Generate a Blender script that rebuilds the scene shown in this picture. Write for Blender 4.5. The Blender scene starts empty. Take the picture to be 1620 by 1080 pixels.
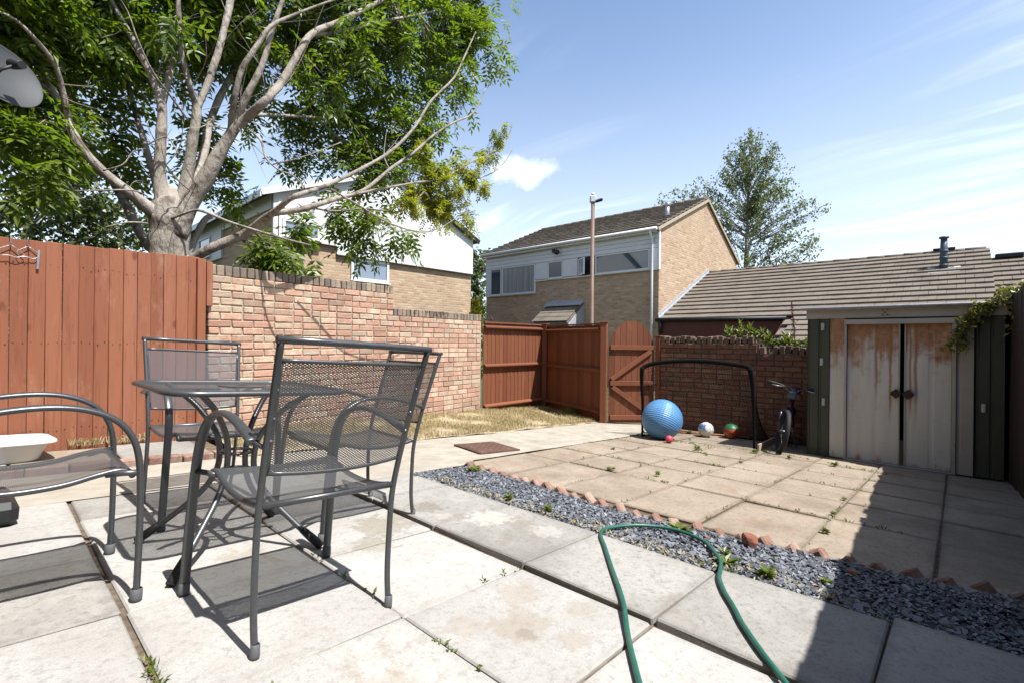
import bpy, bmesh, math, random
import numpy as np
from mathutils import Vector, Matrix

R = math.radians
rng = random.Random(11)
SC = bpy.context.scene
COL = SC.collection

# ------------------------------------------------------------------ camera, light, exposure
YAW = R(42.7)
ROLL = 0.01
EYE = 0.90
SLOPE = 0.06                       # the garden falls away along +X
TILT = math.atan(SLOPE)
SUN = Vector((0.06, -0.54, 1.0)).normalized()

cam_d = bpy.data.cameras.new('camera')
cam_d.sensor_width = 36.0
cam_d.lens = 17.0
cam_d.clip_start = 0.05
cam_d.clip_end = 2000
cam = bpy.data.objects.new('camera', cam_d)
COL.objects.link(cam)
fw = Vector((math.cos(YAW), math.sin(YAW), 0))
rt0 = Vector((math.sin(YAW), -math.cos(YAW), 0))
up0 = Vector((0, 0, 1))
up = up0 * math.cos(ROLL) - rt0 * math.sin(ROLL)
rt = rt0 * math.cos(ROLL) + up0 * math.sin(ROLL)
mw = Matrix((rt, up, -fw)).transposed().to_4x4()
mw.translation = Vector((0, 0, EYE))
cam.matrix_world = mw
SC.camera = cam

SC.view_settings.view_transform = 'Standard'
SC.view_settings.look = 'None'
SC.view_settings.gamma = 1.0
SC.view_settings.exposure = 1.04
SC.cycles.max_bounces = 8
SC.cycles.transparent_max_bounces = 16
SC.cycles.use_denoising = True

sun_d = bpy.data.lights.new('sun', 'SUN')
sun_d.energy = 5.0
sun_d.angle = R(0.5)
sun_d.color = (1.0, 0.985, 0.96)
sun = bpy.data.objects.new('sun', sun_d)
COL.objects.link(sun)
sun.rotation_euler = (-SUN).to_track_quat('-Z', 'Y').to_euler()
sun.location = (0, -10, 20)

world = bpy.data.worlds.new('World')
SC.world = world
world.use_nodes = True
wt = world.node_tree
wt.nodes.clear()


class NT:
    """small node-graph helper"""
    def __init__(self, tree):
        self.t = tree

    def n(self, typ, ins=None, **props):
        nd = self.t.nodes.new(typ)
        for k, v in props.items():
            setattr(nd, k, v)
        for k, v in (ins or {}).items():
            s = nd.inputs[k]
            if hasattr(v, 'is_output') or isinstance(v, bpy.types.NodeSocket):
                self.t.links.new(v, s)
            else:
                s.default_value = v
        return nd

    def math(self, op, a, b=0.0, c=None, clamp=False):
        ins = {0: a, 1: b}
        if c is not None:
            ins[2] = c
        return self.n('ShaderNodeMath', ins, operation=op, use_clamp=clamp).outputs[0]

    def vmath(self, op, a, b=None):
        ins = {0: a}
        if b is not None:
            ins[1] = b
        nd = self.n('ShaderNodeVectorMath', ins, operation=op)
        return nd.outputs['Value'] if op in ('DOT_PRODUCT', 'LENGTH', 'DISTANCE') else nd.outputs[0]

    def noise(self, vec, scale, detail=4, rough=0.55, dist=0.0):
        return self.n('ShaderNodeTexNoise', {'Vector': vec, 'Scale': scale, 'Detail': detail,
                                             'Roughness': rough, 'Distortion': dist}).outputs[0]

    def mix(self, f, a, b, blend='MIX'):
        nd = self.n('ShaderNodeMix', data_type='RGBA', blend_type=blend)
        for i, v in ((0, f), (6, a), (7, b)):
            if isinstance(v, bpy.types.NodeSocket):
                self.t.links.new(v, nd.inputs[i])
            else:
                nd.inputs[i].default_value = (*v, 1) if (i > 0 and len(v) == 3) else v
        return nd.outputs[2]

    def ramp(self, f, stops, interp='LINEAR'):
        nd = self.n('ShaderNodeValToRGB', {0: f})
        nd.color_ramp.interpolation = interp
        e = nd.color_ramp.elements
        while len(e) < len(stops):
            e.new(0.5)
        for i, (p, c) in enumerate(stops):
            e[i].position = p
            e[i].color = (*c, 1) if len(c) == 3 else c
        return nd.outputs[0]

    def smooth(self, v, lo, hi):
        return self.n('ShaderNodeMapRange', {0: v, 1: lo, 2: hi, 3: 0.0, 4: 1.0},
                      interpolation_type='SMOOTHSTEP').outputs[0]

    def scalevec(self, vec, s):
        return self.vmath('MULTIPLY', vec, s)


# ---- sky: physical sky with thin cirrus streaks and one small cumulus
w = NT(wt)
tc = w.n('ShaderNodeTexCoord').outputs['Generated']
sky = w.n('ShaderNodeTexSky', sky_type='NISHITA')
sky.sun_disc = False
sky.sun_elevation = math.asin(SUN.z)
sky.sun_rotation = math.atan2(SUN.x, SUN.y)
sky.altitude = 50
sky.air_density = 1.0
sky.dust_density = 1.0
sky.ozone_density = 1.3
sep = w.n('ShaderNodeSeparateXYZ', {0: tc})
zz = w.math('ADD', w.math('MAXIMUM', sep.outputs[2], 0.0), 0.12)
px = w.math('DIVIDE', sep.outputs[0], zz)
py = w.math('DIVIDE', sep.outputs[1], zz)
plan = w.n('ShaderNodeCombineXYZ', {0: px, 1: py, 2: 0.0}).outputs[0]
warp = w.n('ShaderNodeTexNoise', {'Vector': plan, 'Scale': 0.5, 'Detail': 2}).outputs[1]
warp = w.vmath('MULTIPLY', w.vmath('SUBTRACT', warp, (0.5, 0.5, 0.5)), (1.0, 1.0, 0))
pl2 = w.vmath('ADD', plan, warp)
mp = w.n('ShaderNodeMapping', {0: pl2, 'Rotation': (0, 0, R(8)), 'Scale': (2.6, 0.42, 1.0)}).outputs[0]
streak = w.noise(mp, 1.5, 7, 0.58, 0.5)
patch = w.noise(plan, 0.42, 2, 0.5)
cm = w.math('MULTIPLY', w.smooth(streak, 0.46, 0.74), w.smooth(patch, 0.38, 0.66))
low = w.smooth(sep.outputs[2], 0.62, 0.05)
veil = w.math('MULTIPLY', low, 0.35)
cm = w.math('MINIMUM', w.math('ADD', w.math('MULTIPLY', cm, 0.6), veil), 0.85)
# one small cumulus
c0 = Vector((0.704, 0.629, 0.331)).normalized()
ca = Vector((c0.y, -c0.x, 0)).normalized()
cb = ca.cross(c0)
du = w.math('DIVIDE', w.vmath('DOT_PRODUCT', tc, tuple(ca)), 0.066)
dv = w.math('DIVIDE', w.vmath('DOT_PRODUCT', tc, tuple(cb)), 0.030)
rr = w.math('ADD', w.math('MULTIPLY', du, du), w.math('MULTIPLY', dv, dv))
front = w.math('GREATER_THAN', w.vmath('DOT_PRODUCT', tc, tuple(c0)), 0.5)
pn = w.noise(tc, 17.0, 6, 0.6)
rr = w.math('ADD', rr, w.math('MULTIPLY', w.math('SUBTRACT', pn, 0.5), 3.4))
puff = w.math('MULTIPLY', w.smooth(rr, 1.9, -0.5), front)
ctot = w.math('MAXIMUM', cm, w.math('MULTIPLY', puff, 0.92))
skyc = w.mix(ctot, sky.outputs[0], (6.3, 6.5, 6.8))
bg = w.n('ShaderNodeBackground', {0: skyc, 1: 0.115})
wo = w.n('ShaderNodeOutputWorld', {0: bg.outputs[0]})


# ------------------------------------------------------------------ helpers
def gz(x, y=0.0):
    """height of the garden floor"""
    return -SLOPE * min(x, 8.6)


def new_mesh(name, verts, faces, smooth=False):
    me = bpy.data.meshes.new(name)
    me.from_pydata([tuple(v) for v in verts], [], [tuple(f) for f in faces])
    me.update()
    if smooth:
        me.polygons.foreach_set('use_smooth', [True] * len(me.polygons))
    return me


def obj(name, me, mat=None, parent=None, loc=None, rot=None, mtx=None):
    o = bpy.data.objects.new(name, me)
    COL.objects.link(o)
    if me is not None and mat is not None and len(me.materials) == 0:
        for m_ in (mat if isinstance(mat, (list, tuple)) else [mat]):
            me.materials.append(m_)
    if parent is not None:
        o.parent = parent
    if mtx is not None:
        o.matrix_basis = mtx
    if loc is not None:
        o.location = loc
    if rot is not None:
        o.rotation_euler = rot
    return o


def tag(o, label, cat, group=None):
    o['label'] = label
    o['category'] = cat
    if group:
        o['group'] = group
    return o


def thing(name, label, cat, loc=(0, 0, 0), rot=(0, 0, 0), group=None):
    o = bpy.data.objects.new(name, None)
    COL.objects.link(o)
    o.empty_display_size = 0.2
    o.location = loc
    o.rotation_euler = rot
    return tag(o, label, cat, group)


def struct(o):
    o['kind'] = 'structure'
    return o


def stuff(o, label=None, cat=None):
    o['kind'] = 'stuff'
    if label:
        o['label'] = label
    if cat:
        o['category'] = cat
    return o


def dup(o, parent=None):
    c = o.copy()
    COL.objects.link(c)
    if parent is not None:
        c.parent = parent
    for ch in o.children:
        dup(ch, c)
    return c


class MB:
    """collects geometry for one mesh"""
    def __init__(self):
        self.v, self.f, self.s = [], [], []

    def add(self, verts, faces, smooth=False):
        b = len(self.v)
        self.v += [tuple(x) for x in verts]
        self.f += [tuple(b + i for i in f) for f in faces]
        self.s += [smooth] * len(faces)

    def box(self, c, size, mtx=None, ch=0.0):
        vs, fs = chbox(size, ch)
        M = Matrix.Translation(c) if mtx is None else Matrix.Translation(c) @ mtx.to_4x4()
        self.add([M @ Vector(v) for v in vs], fs)
        return self

    def bar(self, p0, p1, w, h, upv=(0, 0, 1), ch=0.0):
        p0, p1 = Vector(p0), Vector(p1)
        x = (p1 - p0)
        L = x.length
        x.normalize()
        y = Vector(upv).cross(x).normalized()
        z = x.cross(y)
        M = Matrix((x, y, z)).transposed()
        return self.box((p0 + p1) / 2, (L, w, h), M, ch)

    def tube(self, pts, r, n=8, caps=True, refv=None, ry=None):
        """round (or elliptical: r along refv, ry across) tube through pts"""
        pts = [Vector(p) for p in pts]
        m = len(pts)
        rs = r if isinstance(r, (list, tuple)) else [r] * m
        T = []
        for i in range(m):
            a = pts[max(i - 1, 0)]
            b = pts[min(i + 1, m - 1)]
            t = (b - a)
            T.append(t.normalized() if t.length > 1e-9 else Vector((0, 0, 1)))
        if refv is None:
            ref = Vector((0, 0, 1)) if abs(T[0].z) < 0.9 else Vector((1, 0, 0))
        else:
            ref = Vector(refv)
        u = (ref - T[0] * ref.dot(T[0])).normalized()
        vs = []
        for i in range(m):
            base = Vector(refv) if refv is not None else u
            uu = base - T[i] * base.dot(T[i])
            if uu.length > 1e-6:
                u = uu.normalized()
            v = T[i].cross(u)
            ra = rs[i]
            rb = ra if ry is None else ry * ra / rs[0]
            for k in range(n):
                a = 2 * math.pi * k / n
                vs.append(pts[i] + u * (ra * math.cos(a)) + v * (rb * math.sin(a)))
        fs = []
        for i in range(m - 1):
            for k in range(n):
                k2 = (k + 1) % n
                fs.append((i * n + k, i * n + k2, (i + 1) * n + k2, (i + 1) * n + k))
        self.add(vs, fs, True)
        if caps:
            b = len(self.v) - len(vs)
            self.f.append(tuple(b + k for k in reversed(range(n))))
            self.f.append(tuple(b + (m - 1) * n + k for k in range(n)))
            self.s += [False, False]
        return self

    def lathe(self, prof, n=20, c=(0, 0, 0), mtx=None):
        M = Matrix.Translation(c) if mtx is None else Matrix.Translation(c) @ mtx.to_4x4()
        vs, fs = [], []
        for (r, z) in prof:
            for k in range(n):
                a = 2 * math.pi * k / n
                vs.append(M @ Vector((r * math.cos(a), r * math.sin(a), z)))
        for i in range(len(prof) - 1):
            for k in range(n):
                k2 = (k + 1) % n
                fs.append((i * n + k, i * n + k2, (i + 1) * n + k2, (i + 1) * n + k))
        self.add(vs, fs, True)
        return self

    def prism(self, poly, axis, a, b):
        """poly in the two other axes, extruded along axis from a to b"""
        n = len(poly)
        def put(p, h):
            q = [p[0], p[1]]
            q.insert(axis, h)
            return tuple(q)
        vs = [put(p, a) for p in poly] + [put(p, b) for p in poly]
        fs = [tuple(range(n - 1, -1, -1)), tuple(range(n, 2 * n))]
        fs += [(i, (i + 1) % n, n + (i + 1) % n, n + i) for i in range(n)]
        self.add(vs, fs)
        return self

    def mesh(self, name):
        me = bpy.data.meshes.new(name)
        me.from_pydata(self.v, [], self.f)
        me.polygons.foreach_set('use_smooth', self.s)
        bm = bmesh.new()
        bm.from_mesh(me)
        bmesh.ops.recalc_face_normals(bm, faces=bm.faces)
        bm.to_mesh(me)
        bm.free()
        me.update()
        return me

    def build(self, name, mat, parent=None, **kw):
        return obj(name, self.mesh(name), mat, parent, **kw)


def chbox(size, ch=0.0):
    x, y, z = (s / 2 for s in size)
    if ch <= 0:
        v = [(-x, -y, -z), (x, -y, -z), (x, y, -z), (-x, y, -z), (-x, -y, z), (x, -y, z), (x, y, z), (-x, y, z)]
        f = [(3, 2, 1, 0), (4, 5, 6, 7), (0, 1, 5, 4), (1, 2, 6, 5), (2, 3, 7, 6), (3, 0, 4, 7)]
        return v, f
    c = min(ch, x * .8, y * .8, z * .8)
    v, ix = [], {}
    for sx in (-1, 1):
        for sy in (-1, 1):
            for sz in (-1, 1):
                for ax in range(3):
                    p = [sx * x, sy * y, sz * z]
                    for k in range(3):
                        if k != ax:
                            p[k] -= (sx, sy, sz)[k] * c
                    ix[(sx, sy, sz, ax)] = len(v)
                    v.append(tuple(p))
    f = []
    for ax in range(3):
        for s in (-1, 1):
            o = [k for k in range(3) if k != ax]
            q = []
            for a, b in ((-1, -1), (1, -1), (1, 1), (-1, 1)):
                k = [0, 0, 0]
                k[ax] = s
                k[o[0]] = a
                k[o[1]] = b
                q.append(ix[(*k, ax)])
            f.append(tuple(q))
    for ax in range(3):
        o = [k for k in range(3) if k != ax]
        for a in (-1, 1):
            for b in (-1, 1):
                def g(e, face):
                    k = [0, 0, 0]
                    k[ax] = e
                    k[o[0]] = a
                    k[o[1]] = b
                    return ix[(*k, face)]
                f.append((g(-1, o[0]), g(1, o[0]), g(1, o[1]), g(-1, o[1])))
    for sx in (-1, 1):
        for sy in (-1, 1):
            for sz in (-1, 1):
                f.append(tuple(ix[(sx, sy, sz, a)] for a in range(3)))
    return v, f


def piece_mesh(name, size, ch, jit=0.0, seed=0):
    """a chamfered block with slightly uneven corners, to be shared by many pieces"""
    r_ = random.Random(seed)
    v, f = chbox(size, ch)
    cj = {}
    out = []
    for p in v:
        k = tuple(1 if q > 0 else -1 for q in p)
        if k not in cj:
            cj[k] = [r_.uniform(-jit, jit) for _ in range(3)]
        out.append(tuple(p[i] + cj[k][i] for i in range(3)))
    mb = MB()
    mb.add(out, f)
    return mb.mesh(name)


# ------------------------------------------------------------------ materials
def newmat(name):
    m = bpy.data.materials.new(name)
    m.use_nodes = True
    m.node_tree.nodes.clear()
    return m, NT(m.node_tree)


ALB = 0.73      # overall level of the reflectances below, measured against the exposure


def finish(m, g, color, rough=0.7, metal=0.0, bump=None, bstr=0.3, bdist=0.01, spec=0.4, transl=None, alpha=None):
    if isinstance(color, bpy.types.NodeSocket):
        color = g.mix(1.0, color, (ALB, ALB, ALB), 'MULTIPLY')
    else:
        color = tuple(v * ALB for v in color)
    ins = {'Base Color': color if isinstance(color, bpy.types.NodeSocket) else (*color, 1),
           'Roughness': rough, 'Metallic': metal, 'Specular IOR Level': spec}
    p = g.n('ShaderNodeBsdfPrincipled', ins)
    if bump is not None:
        b = g.n('ShaderNodeBump', {'Height': bump, 'Strength': bstr, 'Distance': bdist})
        g.t.links.new(b.outputs[0], p.inputs['Normal'])
    out = p.outputs[0]
    if transl:
        tcol, f = transl
        if isinstance(tcol, bpy.types.NodeSocket):
            tcol = g.mix(1.0, tcol, (ALB, ALB, ALB), 'MULTIPLY')
        t = g.n('ShaderNodeBsdfTranslucent', {0: tcol if isinstance(tcol, bpy.types.NodeSocket) else (*tcol, 1)})
        out = g.n('ShaderNodeMixShader', {0: f, 1: out, 2: t.outputs[0]}).outputs[0]
    g.n('ShaderNodeOutputMaterial', {0: out})
    return m


def rnd_val(g):
    """0..1, differs per object and per loose piece"""
    a = g.n('ShaderNodeObjectInfo').outputs['Random']
    b = g.n('ShaderNodeNewGeometry').outputs['Random Per Island']
    return g.math('FRACT', g.math('ADD', g.math('MULTIPLY', a, 7.31), b))


def pos(g):
    return g.n('ShaderNodeNewGeometry').outputs['Position']


def basic(name, c1, c2=None, sc=9.0, stretch=(1, 1, 1), rough=0.7, metal=0.0, bump=0.0, bsc=60.0, bdist=0.004,
          rnd=0.0, stain=None, ssc=1.7, sr=(0.5, 0.68), spec=0.4, fine=0.0, detail=5):
    m, g = newmat(name)
    P = pos(g)
    V = g.scalevec(P, stretch)
    c = c1
    if c2 is not None:
        n1 = g.noise(V, sc, detail, 0.6)
        c = g.mix(g.smooth(n1, 0.32, 0.68), c1, c2)
    if stain is not None:
        n2 = g.noise(P, ssc, 6, 0.65)
        c = g.mix(g.smooth(n2, *sr), c, stain)
    if fine:
        n3 = g.noise(P, 210.0, 2, 0.6)
        k = g.math('ADD', g.math('MULTIPLY', g.math('SUBTRACT', n3, 0.5), fine * 2), 1.0)
        c = g.mix(1.0, c, g.n('ShaderNodeCombineColor', {0: k, 1: k, 2: k}).outputs[0], 'MULTIPLY')
    if rnd:
        k = g.math('ADD', g.math('MULTIPLY', rnd_val(g), rnd * 2), 1.0 - rnd)
        c = g.mix(1.0, c, g.n('ShaderNodeCombineColor', {0: k, 1: k, 2: k}).outputs[0], 'MULTIPLY')
    b = None
    if bump:
        b = g.noise(V, bsc, 5, 0.6)
    return finish(m, g, c, rough, metal, b, bump, bdist, spec)


def brick_piece(name, red, cream, burnt, shift=0.0, rough=0.88):
    """single fired bricks: each one drifts from red to cream along its length"""
    m, g = newmat(name)
    P = pos(g)
    r = rnd_val(g)
    off = g.n('ShaderNodeCombineXYZ', {0: g.math('MULTIPLY', r, 17.0), 1: g.math('MULTIPLY', r, 5.0), 2: g.math('MULTIPLY', r, 11.0)}).outputs[0]
    V = g.scalevec(g.vmath('ADD', P, off), (9.0, 9.0, 3.0))
    band = g.math('ADD', g.noise(V, 1.3, 4, 0.6), g.math('MULTIPLY', g.math('SUBTRACT', r, 0.5), 0.34))
    c = g.mix(g.smooth(band, 0.40 + shift, 0.66 + shift), red, cream)
    r2 = g.math('FRACT', g.math('MULTIPLY', r, 13.7))
    c = g.mix(g.math('MULTIPLY', g.smooth(r2, 0.80, 0.95), 0.6), c, burnt)
    k = g.math('ADD', g.math('MULTIPLY', g.math('FRACT', g.math('MULTIPLY', r, 5.3)), 0.26), 0.86)
    c = g.mix(1.0, c, g.n('ShaderNodeCombineColor', {0: k, 1: k, 2: k}).outputs[0], 'MULTIPLY')
    sp = g.noise(P, 75.0, 5, 0.72)
    c = g.mix(g.math('MULTIPLY', g.smooth(sp, 0.52, 0.74), 0.55), c, burnt)
    lich = g.noise(P, 2.6, 6, 0.68)
    c = g.mix(g.math('MULTIPLY', g.smooth(lich, 0.52, 0.72), 0.5), c, g.mix(0.5, burnt, cream))
    h = g.math('ADD', g.noise(P, 100.0, 5, 0.7), g.math('MULTIPLY', g.noise(P, 28.0, 3, 0.6), 1.5))
    return finish(m, g, c, rough, 0, h, 0.6, 0.007, 0.2)


def brick_wallmat(name, cols, mortar):
    """brickwork too far off to pick the bricks apart"""
    m, g = newmat(name)
    P = pos(g)
    s = g.n('ShaderNodeSeparateXYZ', {0: P})
    nrm = g.n('ShaderNodeSeparateXYZ', {0: g.n('ShaderNodeNewGeometry').outputs['True Normal']})
    side = g.math('GREATER_THAN', g.math('ABSOLUTE', nrm.outputs[0]), 0.6)
    h = g.n('ShaderNodeMix', {0: side, 2: s.outputs[0], 3: s.outputs[1]}, data_type='FLOAT').outputs[0]
    V = g.n('ShaderNodeCombineXYZ', {0: h, 1: s.outputs[2], 2: 0.0}).outputs[0]
    b = g.n('ShaderNodeTexBrick', {'Vector': V, 'Color1': (0, 0, 0, 1), 'Color2': (1, 1, 1, 1), 'Mortar': (0.5, 0.5, 0.5, 1),
                                   'Scale': 1.0, 'Mortar Size': 0.011, 'Mortar Smooth': 0.3, 'Bias': 0.0,
                                   'Brick Width': 0.225, 'Row Height': 0.075}, offset=0.5)
    c = g.ramp(b.outputs[0], cols)
    c = g.mix(g.smooth(g.noise(P, 0.9, 5, 0.6), 0.46, 0.75), c, g.mix(0.3, c, (0.16, 0.12, 0.08)))
    c = g.mix(g.smooth(g.noise(P, 24.0, 4, 0.6), 0.5, 0.8), c, g.mix(0.5, c, (0.10, 0.07, 0.05)))
    c = g.mix(b.outputs[1], c, mortar)
    hgt = g.math('ADD', g.math('MULTIPLY', b.outputs[1], -1.0), g.math('MULTIPLY', g.noise(P, 60.0, 3), 0.3))
    return finish(m, g, c, 0.88, 0, hgt, 0.5, 0.01, 0.2)


def leafmat(name, c1, c2, c3, tr=0.35, tb=(1.6, 1.9, 0.6), rough=0.42):
    m, g = newmat(name)
    r1 = g.n('ShaderNodeNewGeometry').outputs['Random Per Island']
    c = g.ramp(r1, [(0.0, c1), (0.45, c2), (0.85, c3), (1.0, c3)])
    n = g.noise(pos(g), 0.9, 3, 0.5)
    c = g.mix(g.smooth(n, 0.35, 0.7), c, g.mix(0.35, c, c3))
    tcol = g.mix(1.0, c, tb, 'MULTIPLY')
    return finish(m, g, c, rough, 0, None, spec=0.5, transl=(tcol, tr))


MAT = {}
MAT['soil'] = basic('soil', (0.10, 0.075, 0.05), (0.17, 0.135, 0.09), 14, bump=0.6, bsc=40, bdist=0.02, rough=0.95, spec=0.1)
MAT['turf'] = basic('rough turf', (0.06, 0.075, 0.03), (0.11, 0.11, 0.055), 3, bump=0.6, bsc=30, bdist=0.03, rough=0.95, spec=0.1)
MAT['joint'] = basic('joint soil', (0.11, 0.08, 0.056), (0.21, 0.165, 0.12), 25, bump=0.6, bsc=70, bdist=0.01, rough=0.95, spec=0.1)
MAT['mortar'] = basic('mortar', (0.50, 0.43, 0.33), (0.40, 0.335, 0.255), 18, bump=0.5, bsc=120, rough=0.95, spec=0.1)
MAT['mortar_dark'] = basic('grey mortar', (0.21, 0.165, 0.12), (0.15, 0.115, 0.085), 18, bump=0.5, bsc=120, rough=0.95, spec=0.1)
MAT['path'] = basic('path concrete', (0.44, 0.395, 0.325), (0.35, 0.31, 0.25), 6, rough=0.92, bump=0.5, bsc=110, bdist=0.004,
                    stain=(0.27, 0.225, 0.165), ssc=2.4, sr=(0.55, 0.75), fine=0.22, spec=0.2)
MAT['straw_soil'] = basic('dry earth', (0.50, 0.41, 0.27), (0.36, 0.28, 0.175), 7, rough=0.95, bump=0.7, bsc=45, bdist=0.02,
                          stain=(0.17, 0.12, 0.07), ssc=3.0, sr=(0.52, 0.7), spec=0.1)


def slabmat(name, c1, c2, dark, brown, pale=None, marks=(), edge=0.35, mott=0.3):
    m, g = newmat(name)
    P = pos(g)
    c = g.mix(g.smooth(g.noise(P, 3.0, 6, 0.62), 0.35, 0.68), c1, c2)
    grit = g.noise(P, 34.0, 6, 0.7)
    c = g.mix(g.math('MULTIPLY', g.smooth(grit, 0.48, 0.70), 0.6), c, dark)
    speck = g.noise(P, 85.0, 4, 0.75)
    c = g.mix(g.math('MULTIPLY', g.smooth(speck, 0.54, 0.68), 0.6), c, dark)
    k = g.math('ADD', g.math('MULTIPLY', g.math('SUBTRACT', g.noise(P, 230.0, 2, 0.7), 0.5), 0.5), 1.0)
    c = g.mix(1.0, c, g.n('ShaderNodeCombineColor', {0: k, 1: k, 2: k}).outputs[0], 'MULTIPLY')
    st = g.noise(g.vmath('ADD', P, (3.7, 1.3, 0)), 2.1, 7, 0.66, 0.6)
    c = g.mix(g.math('MULTIPLY', g.smooth(st, 0.575, 0.66), 0.5), c, brown)
    r = rnd_val(g)
    k2 = g.math('ADD', g.math('MULTIPLY', r, 0.16), 0.92)
    c = g.mix(1.0, c, g.n('ShaderNodeCombineColor', {0: k2, 1: k2, 2: k2}).outputs[0], 'MULTIPLY')
    gc = g.n('ShaderNodeSeparateXYZ', {0: g.n('ShaderNodeTexCoord').outputs['Generated']})
    ex = g.math('MINIMUM', gc.outputs[0], g.math('SUBTRACT', 1.0, gc.outputs[0]))
    ey = g.math('MINIMUM', gc.outputs[1], g.math('SUBTRACT', 1.0, gc.outputs[1]))
    ed = g.math('ADD', g.math('MINIMUM', ex, ey), g.math('MULTIPLY', g.math('SUBTRACT', g.noise(P, 13.0, 6, 0.7), 0.5), 0.16))
    c = g.mix(g.math('MULTIPLY', g.smooth(ed, 0.075, -0.01), edge), c, dark)
    big = g.noise(g.vmath('ADD', P, (9.1, 4.3, 0)), 1.1, 6, 0.68)
    c = g.mix(g.math('MULTIPLY', g.smooth(big, 0.46, 0.68), mott), c, dark)
    for (mx, my, mr, mc, ms) in marks:
        dd = g.vmath('DISTANCE', g.vmath('MULTIPLY', P, (1, 1, 0)), (mx, my, 0))
        dd = g.math('ADD', dd, g.math('MULTIPLY', g.math('SUBTRACT', g.noise(P, 19.0, 9, 0.78), 0.5), mr * 3.0))
        c = g.mix(g.math('MULTIPLY', g.smooth(dd, mr * 0.85, mr * 0.5), ms * 0.72), c, mc)
    h = g.math('ADD', g.noise(P, 160.0, 5, 0.7), g.math('MULTIPLY', g.noise(P, 16.0, 4, 0.6), 1.6))
    return finish(m, g, c, 0.88, 0, h, 0.42, 0.006, 0.25)


MAT['slab'] = slabmat('pale patio concrete', (0.485, 0.465, 0.43), (0.425, 0.405, 0.37), (0.28, 0.26, 0.23), (0.32, 0.265, 0.20),
                      marks=[(1.45, 2.25, 0.24, (0.20, 0.165, 0.095), 0.7), (1.25, 2.05, 0.14, (0.20, 0.165, 0.09), 0.6),
                             (1.23, 1.05, 0.05, (0.15, 0.13, 0.11), 0.6), (1.25, 1.10, 0.15, (0.31, 0.245, 0.17), 0.6),
                             (1.42, 1.26, 0.12, (0.33, 0.26, 0.19), 0.55), (1.1, 1.22, 0.10, (0.33, 0.26, 0.19), 0.5), (1.5, 1.02, 0.09, (0.33, 0.27, 0.2), 0.5),
                             (0.75, 1.12, 0.12, (0.36, 0.30, 0.23), 0.45), (1.32, .92, .08, (0.33, 0.26, 0.19), 0.5)], edge=0.3, mott=0.16)
MAT['slab_mid'] = slabmat('grey patio concrete', (0.40, 0.38, 0.345), (0.33, 0.312, 0.28), (0.18, 0.166, 0.145), (0.26, 0.225, 0.175),
                          marks=[(1.93, 1.95, 0.17, (0.55, 0.52, 0.46), 0.8), (2.02, 1.60, 0.12, (0.54, 0.51, 0.45), 0.6),
                                 (1.78, 2.32, 0.14, (0.17, 0.14, 0.095), 0.7), (1.75, 2.14, 0.07, (0.54, 0.51, 0.45), 0.5)], edge=0.45, mott=0.5)
MAT['slab_far'] = slabmat('buff patio concrete', (0.385, 0.313, 0.235), (0.312, 0.25, 0.184), (0.165, 0.128, 0.092), (0.27, 0.175, 0.11), edge=0.6, mott=0.55)
WOODST = [(0.0, (0.36, 0.115, 0.052)), (0.4, (0.42, 0.145, 0.066)), (0.75, (0.33, 0.10, 0.045)), (1.0, (0.45, 0.165, 0.08))]


def woodmat(name, stops, grain=(30, 30, 1.4), wear=None, dark=(0.16, 0.05, 0.025), rough=0.75):
    m, g = newmat(name)
    P = pos(g)
    r = rnd_val(g)
    c = g.ramp(r, stops)
    off = g.n('ShaderNodeCombineXYZ', {0: g.math('MULTIPLY', r, 9.0), 1: 0.0, 2: g.math('MULTIPLY', r, 31.0)}).outputs[0]
    V = g.scalevec(g.vmath('ADD', P, off), grain)
    gr = g.noise(V, 1.6, 6, 0.62, 0.8)
    c = g.mix(g.math('MULTIPLY', g.smooth(gr, 0.48, 0.72), 0.55), c, dark)
    kn = g.n('ShaderNodeTexVoronoi', {'Vector': g.scalevec(g.vmath('ADD', P, off), (7, 7, 3.2)), 'Scale': 0.8}).outputs[0]
    c = g.mix(g.math('MULTIPLY', g.smooth(kn, 0.15, 0.05), 0.85), c, dark)
    fade = g.noise(g.scalevec(g.vmath('ADD', P, off), (6, 6, 1.1)), 1.0, 5, 0.65)
    c = g.mix(g.math('MULTIPLY', g.smooth(fade, 0.42, 0.7), 0.35), c, g.mix(0.5, c, dark))
    if wear:
        wn = g.noise(g.scalevec(P, (5, 5, 1.6)), 1.0, 6, 0.68)
        c = g.mix(g.math('MULTIPLY', g.smooth(wn, 0.56, 0.76), 0.6), c, wear)
    return finish(m, g, c, rough, 0, gr, 0.35, 0.006, 0.25)


MAT['fence_wood'] = woodmat('red stained boards', [(0, (0.285, 0.103, 0.053)), (0.4, (0.325, 0.124, 0.066)), (0.75, (0.255, 0.09, 0.046)), (1, (0.36, 0.145, 0.082))],
                            wear=(0.47, 0.27, 0.17))
MAT['panel_wood'] = woodmat('rust stained panel', [(0, (0.195, 0.066, 0.030)), (0.5, (0.245, 0.086, 0.040)), (1, (0.16, 0.052, 0.024))],
                            wear=(0.30, 0.14, 0.078))
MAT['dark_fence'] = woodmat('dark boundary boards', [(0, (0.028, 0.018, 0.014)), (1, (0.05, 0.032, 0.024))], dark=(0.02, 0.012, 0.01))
MAT['plank'] = woodmat('weathered plank', [(0, (0.40, 0.30, 0.20)), (1, (0.46, 0.36, 0.25))], dark=(0.2, 0.14, 0.09))
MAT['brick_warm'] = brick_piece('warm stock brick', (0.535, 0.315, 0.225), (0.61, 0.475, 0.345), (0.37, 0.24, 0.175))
MAT['brick_red'] = brick_piece('dull red brick', (0.21, 0.098, 0.064), (0.275, 0.175, 0.11), (0.12, 0.075, 0.052), 0.06)
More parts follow.
